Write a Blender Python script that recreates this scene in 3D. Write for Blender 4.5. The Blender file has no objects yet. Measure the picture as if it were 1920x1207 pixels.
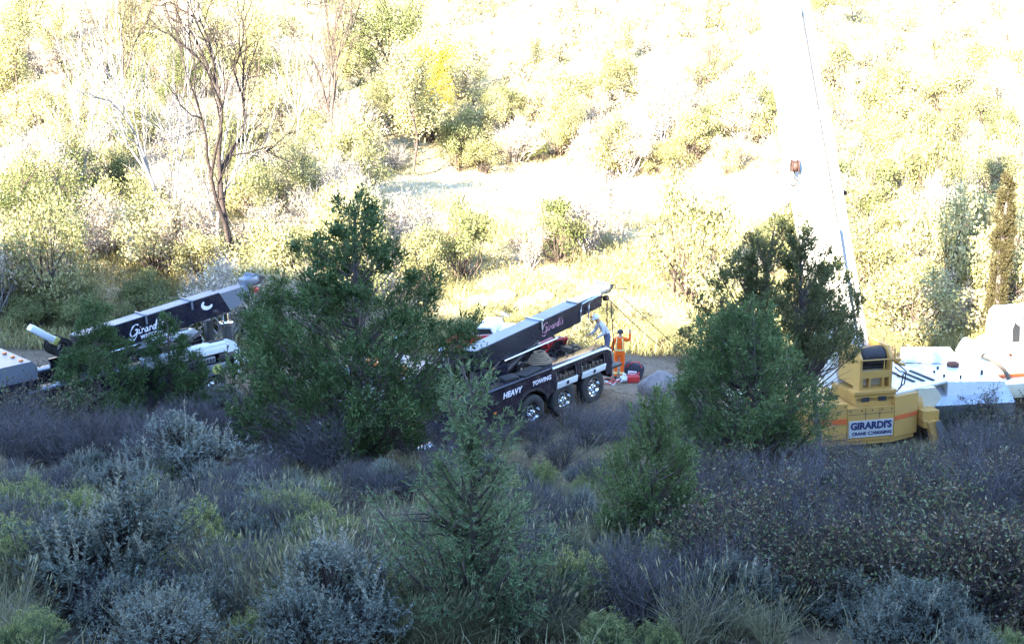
import bpy, bmesh, math, random
import numpy as np
from mathutils import Vector, Matrix

R = math.radians
scene = bpy.context.scene
COL = scene.collection

# ------------------------------------------------------------------ camera, light, exposure
FPX = 2059.0                       # focal length in pixels of a 1920 px wide frame
PITCH = R(12.0)
cam_d = bpy.data.cameras.new('camera'); cam_d.sensor_width = 36.0; cam_d.lens = 36.0 * FPX / 1920.0
cam_d.clip_start = 0.1; cam_d.clip_end = 2000.0
cam = bpy.data.objects.new('camera', cam_d); COL.objects.link(cam)
cam.location = (0, 0, 0); cam.rotation_euler = (R(90) - PITCH, 0, 0)
scene.camera = cam

SUN = np.array([0.56, 0.84, -0.40]); SUN = SUN / np.linalg.norm(SUN)      # travel direction of the light
world = bpy.data.worlds.new('World'); scene.world = world; world.use_nodes = True
wn = world.node_tree.nodes; wl = world.node_tree.links; wn.clear()
sky = wn.new('ShaderNodeTexSky'); sky.sky_type = 'NISHITA'; sky.sun_disc = False
sky.sun_elevation = math.asin(-SUN[2]); sky.sun_rotation = math.atan2(-SUN[0], -SUN[1])
sky.altitude = 2000.0; sky.dust_density = 0.4; sky.ozone_density = 2.5
bg = wn.new('ShaderNodeBackground'); bg.inputs['Strength'].default_value = 0.15
wo = wn.new('ShaderNodeOutputWorld')
wl.new(sky.outputs[0], bg.inputs[0]); wl.new(bg.outputs[0], wo.inputs[0])
sun_d = bpy.data.lights.new('sun', 'SUN'); sun_d.energy = 5.0; sun_d.angle = R(0.5); sun_d.color = (1.0, 0.91, 0.74)
sun = bpy.data.objects.new('sun', sun_d); COL.objects.link(sun)
sun.rotation_euler = Vector(SUN.tolist()).to_track_quat('-Z', 'Y').to_euler()
sun.location = (-40, -60, 60)
scene.view_settings.view_transform = 'Standard'; scene.view_settings.look = 'None'
scene.view_settings.exposure = 3.5; scene.view_settings.gamma = 1.0
scene.view_settings.use_curve_mapping = False
scene.render.engine = 'CYCLES'
scene.cycles.max_bounces = 5; scene.cycles.diffuse_bounces = 3; scene.cycles.glossy_bounces = 2
scene.cycles.transmission_bounces = 3; scene.cycles.transparent_max_bounces = 4

# ------------------------------------------------------------------ helpers: placing
rng = np.random.default_rng(7)
CP, SP = math.cos(PITCH), math.sin(PITCH)
def at(px, py, d):
    cx = (px - 960) / FPX * d; cy = -(py - 603.5) / FPX * d
    return np.array([cx, d * CP + cy * SP, -d * SP + cy * CP])
def frame(yaw, pitch):
    a = R(yaw); t = R(pitch)
    X = np.array([math.cos(a) * math.cos(t), math.sin(a) * math.cos(t), math.sin(t)])
    Y = np.array([-math.sin(a), math.cos(a), 0.0]); Z = np.cross(X, Y)
    return X, Y, Z

# truck and crane footprints: (origin, yaw, pitch, x range, y range)
PADS = [
    (np.array([-0.2, 32.85, -10.11]), 45, 5.4, (-9.5, 3.6), (-1.6, 1.6)),
    (np.array([-12.48, 33.03, -9.97]), 45, 3.0, (-9.5, 4.2), (-1.6, 1.6)),
    (np.array([9.95, 29.07, -9.93]), 10, 1.5, (-3.5, 11.0), (-0.2, 7.0)),
]
YK = [-400, 0, 3, 7, 11, 15, 20, 26, 31, 36, 44, 50, 56, 62, 70, 78, 86, 95, 110, 130, 160, 200, 300, 420]
ZK = [-1.6, -1.6, -2.35, -3.75, -4.75, -5.7, -7.0, -8.8, -9.9, -10.4, -10.9, -11.1, -10.4, -9.5, -8.5, -7.7, -6.4, -2.6, 4.4, 12.5, 25, 42, 88, 110]
# crest of the unseen ridge behind the camera, shaped to shade the near slope
YC = -24.0
_b = []
for (px, py, d) in [(150, 515, 53), (450, 500, 52), (1085, 570, 37), (1160, 640, 41.5), (1450, 470, 27), (1648, 655, 30.4), (1725, 705, 32.5)]:
    P = at(px, py, d); s = (P[1] - YC) / SUN[1]
    C = P - SUN * s; _b.append((C[0], C[2]))
_b.sort()
CX = [-200, -90] + [b[0] for b in _b] + [0, 30, 200]
CZ = [_b[0][1] + 2, _b[0][1] + 1] + [b[1] for b in _b] + [_b[-1][1] - .5, _b[-1][1] - 2, _b[-1][1] - 2]
def smooth(t):
    t = np.clip(t, 0, 1); return t * t * (3 - 2 * t)
def hgt(x, y, pads=True):
    x = np.asarray(x, float); y = np.asarray(y, float)
    z = np.interp(y, YK, ZK)
    # the unseen ridge behind the camera, raised to cast the near shade
    cz = np.interp(x, CX, CZ)
    t = np.clip(-y / -YC, 0, None)
    back = np.where(-y < -YC, -1.6 + (cz + 1.6) * smooth(np.clip(t, 0, 1)) ** .9, cz - (-y + YC) * 0.12)
    z = np.where(y < 0, back, z)
    far = smooth((y - 52) / 30)
    z = z + far * (2.2 * np.sin(x * .045 + 1.3) * np.sin(y * .035) + 1.1 * np.sin(x * .11 + y * .05))
    z = z + 0.10 * np.sin(x * 1.1 + y * .7) * np.sin(y * 1.3 - x * .4) * smooth((y - 1) / 4) + 0.05 * np.sin(x * 2.9 + 1) * np.sin(y * 2.3)
    z = z + np.where(y > 0, smooth((-x - 14) / 20) * 1.2 * smooth((y - 30) / 15), 0)
    if pads:
        for O, yaw, pi, xr, yr in PADS:
            X, Y, Z = frame(yaw, pi)
            dx = x - O[0]; dy = y - O[1]
            l = (dx * X[0] + dy * X[1]) / (X[0] ** 2 + X[1] ** 2) ; lx = l
            ly = dx * Y[0] + dy * Y[1]
            pz = O[2] + lx * X[2] / 1.0
            ox = np.maximum(np.maximum(xr[0] - lx, lx - xr[1]), 0); oy = np.maximum(np.maximum(yr[0] - ly, ly - yr[1]), 0)
            w = 1 - smooth(np.sqrt(ox ** 2 + oy ** 2) / 2.5)
            z = z * (1 - w) + pz * w
    return z
_TT = 2.0 * 1.02 ** np.arange(270)
def gp(px, py):
    d0 = at(px, py, 1.0); Q = d0[None] * _TT[:, None]; below = Q[:, 2] <= hgt(Q[:, 0], Q[:, 1])
    k = int(np.argmax(below)) if below.any() else len(_TT) - 1
    T2_ = np.linspace(_TT[max(k - 1, 0)], _TT[k], 24); Q = d0[None] * T2_[:, None]; b2 = Q[:, 2] <= hgt(Q[:, 0], Q[:, 1])
    t = float(T2_[int(np.argmax(b2))]) if b2.any() else float(_TT[k])
    p = d0 * t; p[2] = float(hgt(p[0], p[1]))
    return p, t
def project(P):
    P = np.asarray(P, float); f = P[..., 1] * CP - P[..., 2] * SP; u = P[..., 1] * SP + P[..., 2] * CP
    return 960 + FPX * P[..., 0] / f, 603.5 - FPX * u / f, f

# ------------------------------------------------------------------ helpers: objects
def tag(o, label=None, cat=None, group=None, kind=None):
    if label: o['label'] = label
    if cat: o['category'] = cat
    if group: o['group'] = group
    if kind: o['kind'] = kind
    return o
def empty(name, loc=(0, 0, 0), parent=None, M=None):
    o = bpy.data.objects.new(name, None); o.empty_display_size = .2; COL.objects.link(o)
    if M is not None: o.matrix_world = M
    else: o.location = loc
    if parent: o.parent = parent
    return o
def link(name, me, parent=None):
    o = bpy.data.objects.new(name, me); COL.objects.link(o)
    if parent: o.parent = parent
    return o
def frame_matrix(O, yaw, pi):
    X, Y, Z = frame(yaw, pi)
    return Matrix(((X[0], Y[0], Z[0], O[0]), (X[1], Y[1], Z[1], O[1]), (X[2], Y[2], Z[2], O[2]), (0, 0, 0, 1)))

class MB:
    """collects simple solids into one mesh"""
    def __init__(s): s.bm = bmesh.new()
    def _xf(s, vs, rot, loc):
        M = Matrix.Translation(loc) @ (rot if rot is not None else Matrix.Identity(4))
        bmesh.ops.transform(s.bm, matrix=M, verts=vs)
    def box(s, c, size, rot=None, bev=0.0, seg=2):
        r = bmesh.ops.create_cube(s.bm, size=1.0); vs = r['verts']
        bmesh.ops.scale(s.bm, vec=size, verts=vs)
        if bev > 0:
            es = list({e for v in vs for e in v.link_edges})
            rr = bmesh.ops.bevel(s.bm, geom=es, offset=bev, segments=seg, affect='EDGES', profile=.5)
            vs = list({v for f in rr['faces'] for v in f.verts} | {v for v in vs if v.is_valid})
        s._xf(vs, rot, c); return s
    def bx(s, x0, x1, y0, y1, z0, z1, bev=0.0):
        return s.box(((x0 + x1) / 2, (y0 + y1) / 2, (z0 + z1) / 2), (abs(x1 - x0), abs(y1 - y0), abs(z1 - z0)), None, bev)
    def cyl(s, p0, p1, r0, r1=None, n=16, caps=True):
        p0 = Vector(p0); p1 = Vector(p1); r1 = r0 if r1 is None else r1
        d = p1 - p0; L = d.length
        r = bmesh.ops.create_cone(s.bm, cap_ends=caps, segments=n, radius1=r0, radius2=max(r1, 1e-4), depth=L)
        s._xf(r['verts'], d.to_track_quat('Z', 'Y').to_matrix().to_4x4(), (p0 + p1) / 2); return s
    def tube(s, pts, r, n=8, closed=False):
        pts = [Vector(p) for p in pts]; rings = []
        m = len(pts)
        for i, p in enumerate(pts):
            a = pts[(i - 1) % m] if (closed or i > 0) else p; b = pts[(i + 1) % m] if (closed or i < m - 1) else p
            t = (b - a).normalized(); u = t.orthogonal().normalized() if abs(t.z) > .9 else t.cross(Vector((0, 0, 1))).normalized()
            v = t.cross(u); rr = r[i] if isinstance(r, (list, tuple)) else r
            rings.append([s.bm.verts.new(p + (u * math.cos(2 * math.pi * k / n) + v * math.sin(2 * math.pi * k / n)) * rr) for k in range(n)])
        for i in range(m if closed else m - 1):
            A, B = rings[i], rings[(i + 1) % m]
            for k in range(n):
                s.bm.faces.new((A[k], A[(k + 1) % n], B[(k + 1) % n], B[k]))
        if not closed:
            s.bm.faces.new(rings[0][::-1]); s.bm.faces.new(rings[-1])
        return s
    def lathe(s, prof, c, axis='Y', n=32):
        """prof: (radius, height along axis)"""
        rings = []
        for (r, h) in prof:
            ring = []
            for k in range(n):
                a = 2 * math.pi * k / n; p, q = r * math.cos(a), r * math.sin(a)
                v = (p, h, q) if axis == 'Y' else ((p, q, h) if axis == 'Z' else (h, p, q))
                ring.append(s.bm.verts.new((v[0] + c[0], v[1] + c[1], v[2] + c[2])))
            rings.append(ring)
        for A, B in zip(rings, rings[1:]):
            for k in range(n): s.bm.faces.new((A[k], A[(k + 1) % n], B[(k + 1) % n], B[k]))
        return s
    def prism(s, poly, a0, a1, axis='Y', off=(0, 0, 0)):
        """poly in the plane across axis, extruded a0..a1"""
        def P(p, q, a):
            v = {'Y': (p, a, q), 'Z': (p, q, a), 'X': (a, p, q)}[axis]
            return (v[0] + off[0], v[1] + off[1], v[2] + off[2])
        A = [s.bm.verts.new(P(p, q, a0)) for p, q in poly]; B = [s.bm.verts.new(P(p, q, a1)) for p, q in poly]
        s.bm.faces.new(A[::-1]); s.bm.faces.new(B)
        for i in range(len(poly)):
            j = (i + 1) % len(poly); s.bm.faces.new((A[i], A[j], B[j], B[i]))
        return s
    def hull(s, corners8):
        """hexahedron from 8 corners: bottom 4 then top 4"""
        v = [s.bm.verts.new(c) for c in corners8]
        for f in ((3, 2, 1, 0), (4, 5, 6, 7), (0, 1, 5, 4), (1, 2, 6, 5), (2, 3, 7, 6), (3, 0, 4, 7)):
            s.bm.faces.new([v[i] for i in f])
        return s
    def mesh(s, name, mat, smooth=False):
        bmesh.ops.recalc_face_normals(s.bm, faces=s.bm.faces)
        me = bpy.data.meshes.new(name); s.bm.to_mesh(me); s.bm.free()
        me.materials.append(mat)
        if smooth:
            me.polygons.foreach_set('use_smooth', np.ones(len(me.polygons), bool))
            try: me.set_sharp_from_angle(angle=R(35))
            except Exception: pass
        return me
    def obj(s, name, mat, parent=None, smooth=True, label=None):
        o = link(name, s.mesh(name, mat, smooth), parent)
        if label: o['label'] = label
        return o

def rotm(ax, deg): return Matrix.Rotation(R(deg), 4, ax)

def qmesh(name, V, Q, mats, mi=None, smooth=False):
    V = np.ascontiguousarray(V, np.float32); Q = np.ascontiguousarray(Q, np.int32)
    me = bpy.data.meshes.new(name)
    me.vertices.add(len(V)); me.vertices.foreach_set('co', V.ravel())
    me.loops.add(Q.size); me.loops.foreach_set('vertex_index', Q.ravel())
    me.polygons.add(len(Q)); me.polygons.foreach_set('loop_start', np.arange(0, Q.size, 4, dtype=np.int32))
    if mi is not None: me.polygons.foreach_set('material_index', np.asarray(mi, np.int32))
    if smooth: me.polygons.foreach_set('use_smooth', np.ones(len(Q), bool))
    for m in mats: me.materials.append(m)
    me.update(calc_edges=True)
    return me
class Soup:
    def __init__(s): s.V = []; s.Q = []; s.M = []; s.n = 0
    def add(s, V, Q, m=0):
        if len(V) == 0: return
        s.V.append(V); s.Q.append(Q + s.n); s.M.append(np.full(len(Q), m)); s.n += len(V)
    def tubes(s, P0, P1, r0, r1, n=3, m=0):
        P0 = np.atleast_2d(P0); P1 = np.atleast_2d(P1); N = len(P0)
        r0 = np.broadcast_to(r0, N); r1 = np.broadcast_to(r1, N)
        d = P1 - P0; d = d / (np.linalg.norm(d, axis=1, keepdims=True) + 1e-9)
        ref = np.where(np.abs(d[:, 2:3]) > .9, [[1., 0, 0]], [[0, 0, 1.]])
        u = np.cross(d, ref); u /= np.linalg.norm(u, axis=1, keepdims=True); v = np.cross(d, u)
        a = 2 * np.pi * np.arange(n) / n
        off = u[:, None, :] * np.cos(a)[None, :, None] + v[:, None, :] * np.sin(a)[None, :, None]
        A = P0[:, None] + off * r0[:, None, None]; B = P1[:, None] + off * r1[:, None, None]
        V = np.concatenate([A, B], 1).reshape(-1, 3)
        k = np.arange(n); q = np.stack([k, (k + 1) % n, n + (k + 1) % n, n + k], 1)
        Q = (np.arange(N)[:, None, None] * 2 * n + q[None]).reshape(-1, 4)
        s.add(V, Q, m)
    def blades(s, P, D, L, W, m=0, rg=rng, bend=0.0):
        """diamond leaves: one quad each"""
        N = len(P); L = np.broadcast_to(L, N)[:, None]; W = np.broadcast_to(W, N)[:, None]
        D = D / (np.linalg.norm(D, axis=1, keepdims=True) + 1e-9)
        S = np.cross(D, rg.normal(size=(N, 3))); S /= np.linalg.norm(S, axis=1, keepdims=True) + 1e-9
        mid = P + D * L * .5
        V = np.stack([P, mid + S * W * .5, P + D * L, mid - S * W * .5], 1).reshape(-1, 3)
        s.add(V, np.arange(N * 4).reshape(N, 4), m)
    def grass(s, P, D, L, W, m=0, rg=rng, curve=.3):
        """two-segment curved blades"""
        N = len(P); L = np.broadcast_to(L, N)[:, None]; W = np.broadcast_to(W, N)[:, None]
        D = D / np.linalg.norm(D, axis=1, keepdims=True)
        a = rg.uniform(0, 2 * np.pi, N); S = np.stack([np.cos(a), np.sin(a), np.zeros(N)], 1)
        b = rg.uniform(0, 2 * np.pi, N); C = np.stack([np.cos(b), np.sin(b), np.zeros(N) - .3], 1) * curve
        p1 = P + D * L * .55; p2 = P + (D + C) * L
        V = np.stack([P - S * W / 2, P + S * W / 2, p1 + S * W * .4, p1 - S * W * .4, p2 + S * W * .08, p2 - S * W * .08], 1).reshape(-1, 3)
        i = np.arange(N)[:, None] * 6
        Q = np.concatenate([i + np.array([[0, 1, 2, 3]]), i + np.array([[3, 2, 4, 5]])], 0)
        s.add(V, Q, m)
    def mesh(s, name, mats): return qmesh(name, np.concatenate(s.V), np.concatenate(s.Q), mats, np.concatenate(s.M))

# ------------------------------------------------------------------ materials
def new_mat(name):
    m = bpy.data.materials.new(name); m.use_nodes = True; nt = m.node_tree; nt.nodes.clear()
    return m, nt.nodes, nt.links
def mathn(N, L, op, a, b=None, clamp=False):
    n = N.new('ShaderNodeMath'); n.operation = op; n.use_clamp = clamp
    for i, v in enumerate((a, b)):
        if v is None: continue
        if isinstance(v, (int, float)): n.inputs[i].default_value = v
        else: L.new(v, n.inputs[i])
    return n.outputs[0]
def ramp(N, L, fac, stops):
    n = N.new('ShaderNodeValToRGB'); e = n.color_ramp.elements
    while len(e) < len(stops): e.new(.5)
    for el, (p, c) in zip(e, stops): el.position = p; el.color = (*c, 1)
    L.new(fac, n.inputs[0]); return n.outputs[0]
def paint(name, col, rough=.35, metal=0.0, dirt=.25, dirtcol=(.16, .12, .085), spec=.5, scale=3.0, bump=.0):
    m, N, L = new_mat(name)
    out = N.new('ShaderNodeOutputMaterial'); p = N.new('ShaderNodeBsdfPrincipled')
    tc = N.new('ShaderNodeTexCoord'); no = N.new('ShaderNodeTexNoise'); no.inputs['Scale'].default_value = scale; no.inputs['Detail'].default_value = 8
    no.inputs['Roughness'].default_value = .65
    L.new(tc.outputs['Object'], no.inputs['Vector'])
    n2 = N.new('ShaderNodeTexNoise'); n2.inputs['Scale'].default_value = scale * 9; n2.inputs['Detail'].default_value = 5
    L.new(tc.outputs['Object'], n2.inputs['Vector'])
    f = mathn(N, L, 'MULTIPLY', mathn(N, L, 'SUBTRACT', no.outputs[0], .42, True), 3.0 * dirt, True)
    f = mathn(N, L, 'ADD', f, mathn(N, L, 'MULTIPLY', mathn(N, L, 'SUBTRACT', n2.outputs[0], .55, True), 2.0 * dirt), True)
    mx = N.new('ShaderNodeMix'); mx.data_type = 'RGBA'; mx.inputs[6].default_value = (*col, 1); mx.inputs[7].default_value = (*dirtcol, 1)
    L.new(f, mx.inputs[0]); L.new(mx.outputs[2], p.inputs['Base Color'])
    L.new(mathn(N, L, 'ADD', mathn(N, L, 'MULTIPLY', f, .5), rough, True), p.inputs['Roughness'])
    p.inputs['Metallic'].default_value = metal; p.inputs['Specular IOR Level'].default_value = spec
    if bump:
        b = N.new('ShaderNodeBump'); b.inputs['Strength'].default_value = bump; b.inputs['Distance'].default_value = .03
        L.new(n2.outputs[0], b.inputs['Height']); L.new(b.outputs[0], p.inputs['Normal'])
    L.new(p.outputs[0], out.inputs[0]); return m
def leafm(name, cols, transl=.25, rough=.55, val=.35, spec=.25):
    """foliage: colour differs from plant to plant and from leaf to leaf"""
    m, N, L = new_mat(name)
    out = N.new('ShaderNodeOutputMaterial')
    g = N.new('ShaderNodeNewGeometry'); oi = N.new('ShaderNodeObjectInfo')
    f = mathn(N, L, 'ADD', mathn(N, L, 'MULTIPLY', g.outputs['Random Per Island'], .55), mathn(N, L, 'MULTIPLY', oi.outputs['Random'], .45))
    c = ramp(N, L, f, [(i / max(1, len(cols) - 1), c) for i, c in enumerate(cols)])
    wn_ = N.new('ShaderNodeTexWhiteNoise'); wn_.noise_dimensions = '1D'; L.new(g.outputs['Random Per Island'], wn_.inputs['W'])
    v = mathn(N, L, 'ADD', mathn(N, L, 'MULTIPLY', wn_.outputs['Value'], 2 * val), 1 - val)
    hs = N.new('ShaderNodeHueSaturation'); L.new(c, hs.inputs['Color']); L.new(v, hs.inputs['Value'])
    p = N.new('ShaderNodeBsdfPrincipled'); p.inputs['Roughness'].default_value = rough; p.inputs['Specular IOR Level'].default_value = spec
    L.new(hs.outputs[0], p.inputs['Base Color'])
    if transl > 0:
        t = N.new('ShaderNodeBsdfTranslucent'); L.new(hs.outputs[0], t.inputs[0])
        x = N.new('ShaderNodeMixShader'); x.inputs[0].default_value = transl
        L.new(p.outputs[0], x.inputs[1]); L.new(t.outputs[0], x.inputs[2]); L.new(x.outputs[0], out.inputs[0])
    else: L.new(p.outputs[0], out.inputs[0])
    return m

M = {}
M['navy'] = paint('dark_navy_paint', (.012, .012, .022), .18, dirt=.12, spec=.6)
M['maroon'] = paint('dark_body_paint', (.02, .014, .022), .2, dirt=.3, dirtcol=(.12, .09, .08))
M['black'] = paint('black_rubber', (.018, .018, .02), .7, dirt=.5, dirtcol=(.09, .075, .06))
M['steel'] = paint('dark_steel', (.05, .05, .055), .45, .6, dirt=.5)
M['grime'] = paint('greasy_gear', (.09, .07, .055), .6, .2, dirt=.9, dirtcol=(.2, .15, .1), scale=8)
M['alu'] = paint('brushed_aluminium', (.5, .52, .55), .28, .85, dirt=.25)
M['silver'] = paint('silver_paint', (.17, .19, .23), .3, .3, dirt=.2)
M['white'] = paint('white_paint', (.72, .74, .76), .22, dirt=.15)
M['chrome'] = paint('chrome', (.7, .71, .73), .1, 1.0, dirt=.1)
M['yellow'] = paint('crane_yellow_paint', (.50, .27, .065), .4, dirt=.28, dirtcol=(.3, .22, .12))
M['cream'] = paint('cream_paint', (.62, .55, .40), .3, dirt=.2)
M['creamw'] = paint('pale_deck_paint', (.62, .6, .55), .35, dirt=.3, dirtcol=(.3, .22, .2))
M['orange'] = paint('orange_stripe_paint', (.62, .12, .03), .35, dirt=.2)
M['red'] = paint('red_paint', (.5, .03, .03), .3, dirt=.2)
M['signw'] = paint('white_sign', (.46, .44, .41), .4, dirt=.1)
M['navyink'] = paint('navy_lettering', (.012, .02, .08), .5, dirt=.0)
M['whiteink'] = paint('white_lettering', (.75, .72, .78), .5, dirt=.05)
M['pinkink'] = paint('pink_lettering', (.45, .2, .28), .5, dirt=.2)
M['glass'] = paint('dark_glass', (.02, .022, .025), .06, dirt=.08, spec=.8)
M['rope'] = paint('tan_rope', (.26, .19, .12), .85, dirt=.5, scale=20, bump=.6)
M['hivis'] = paint('hi_vis_orange_cloth', (.85, .13, .012), .8, dirt=.15, bump=.5, spec=.2, scale=6)
M['refl'] = paint('reflective_tape', (.75, .62, .25), .4, dirt=.1)
M['skin'] = paint('skin', (.42, .24, .17), .6, dirt=.05)
M['darkcloth'] = paint('dark_cloth', (.03, .03, .045), .9, dirt=.3)
M['greycloth'] = paint('pale_grey_cloth', (.5, .5, .52), .9, dirt=.2, bump=.4)
M['denim'] = paint('faded_denim', (.09, .1, .16), .9, dirt=.3)
M['yellowst'] = paint('yellow_sticker', (.45, .42, .12), .4, dirt=.05)
M['amber'] = paint('amber_lens', (.75, .18, .02), .2, dirt=.0)
M['redlens'] = paint('red_lens', (.5, .02, .015), .15, dirt=.0)
M['rust'] = paint('rusty_brown_steel', (.04, .012, .01), .6, .2, dirt=.4)

def bark(name, a, b, sc=6):
    m, N, L = new_mat(name); out = N.new('ShaderNodeOutputMaterial'); p = N.new('ShaderNodeBsdfPrincipled')
    tc = N.new('ShaderNodeTexCoord'); no = N.new('ShaderNodeTexNoise'); no.inputs['Scale'].default_value = sc; no.inputs['Detail'].default_value = 6
    L.new(tc.outputs['Object'], no.inputs['Vector'])
    c = ramp(N, L, no.outputs[0], [(.3, a), (.7, b)]); L.new(c, p.inputs['Base Color']); p.inputs['Roughness'].default_value = .9
    p.inputs['Specular IOR Level'].default_value = .2
    bu = N.new('ShaderNodeBump'); bu.inputs['Strength'].default_value = .5; bu.inputs['Distance'].default_value = .02
    L.new(no.outputs[0], bu.inputs['Height']); L.new(bu.outputs[0], p.inputs['Normal'])
    L.new(p.outputs[0], out.inputs[0]); return m
M['barkj'] = bark('juniper_bark', (.07, .052, .045), (.17, .14, .125))
M['barkd'] = bark('dark_bark', (.045, .032, .028), (.12, .09, .075))
M['barkx'] = bark('very_dark_bark', (.018, .013, .012), (.06, .045, .04))
M['barkg'] = bark('grey_dead_wood', (.2, .18, .17), (.38, .35, .33))
M['barkw'] = bark('bleached_wood', (.42, .4, .38), (.65, .62, .6))
M['twig'] = leafm('purple_grey_twigs', [(.05, .042, .045), (.09, .08, .085), (.15, .135, .14)], 0, .8)
M['twigd'] = leafm('dark_brown_twigs', [(.035, .026, .026), (.075, .055, .05)], 0, .8)
M['twigl'] = leafm('pale_dry_twigs', [(.24, .2, .17), (.46, .41, .36)], 0, .8)
M['jun'] = leafm('juniper_foliage', [(.038, .07, .022), (.065, .108, .034), (.12, .165, .06)], .15, .6, .4)
M['junb'] = leafm('pale_juniper_foliage', [(.065, .105, .032), (.115, .165, .058), (.22, .265, .12)], .25, .6, .4)
M['junl'] = leafm('olive_juniper_foliage', [(.07, .08, .032), (.115, .125, .05), (.17, .17, .075)], .45, .6, .35)
M['junw'] = leafm('wispy_juniper_foliage', [(.09, .14, .06), (.165, .225, .11), (.31, .37, .24)], .3, .6, .4)
M['sage'] = leafm('sagebrush_leaves', [(.08, .095, .075), (.15, .165, .135), (.26, .27, .23)], .15, .8, .35)
M['sagestalk'] = leafm('sagebrush_flower_stalks', [(.22, .22, .16), (.32, .31, .24), (.42, .4, .32)], .15, .8, .3)
M['rabs'] = leafm('rabbitbrush_stems', [(.09, .13, .055), (.15, .19, .09), (.22, .25, .13)], .2, .7, .3)
M['rabf'] = leafm('rabbitbrush_flowers', [(.22, .24, .07), (.32, .32, .11), (.26, .29, .12)], .2, .7, .3)
M['grassd'] = leafm('dry_grass', [(.14, .14, .07), (.26, .24, .13), (.42, .38, .26)], .25, .7, .3)
M['smleaf'] = leafm('small_dull_leaves', [(.05, .08, .035), (.11, .15, .06), (.14, .08, .05), (.26, .28, .18)], .2, .6, .5)
M['oaky'] = leafm('yellow_green_oak_leaves', [(.13, .14, .045), (.33, .31, .13), (.56, .51, .30)], .35, .6, .5)
M['oakg'] = leafm('green_oak_leaves', [(.07, .09, .025), (.15, .17, .055), (.28, .28, .12)], .3, .6, .4)
M['oakt'] = leafm('tan_brush_leaves', [(.24, .17, .12), (.52, .43, .33), (.56, .52, .36)], .3, .7, .5)
M['under'] = leafm('yellowish_undergrowth', [(.13, .11, .04), (.30, .27, .11), (.46, .41, .22)], .3, .7, .45)
M['gold'] = leafm('golden_leaves', [(.30, .2, .01), (.42, .30, .02), (.36, .30, .04)], .3, .6, .3)
M['mead'] = leafm('pale_meadow_grass', [(.33, .3, .15), (.5, .44, .28), (.42, .4, .2)], .3, .7, .3)
M['debris'] = leafm('litter', [(.1, .075, .05), (.2, .15, .1)], 0, .9)

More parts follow.
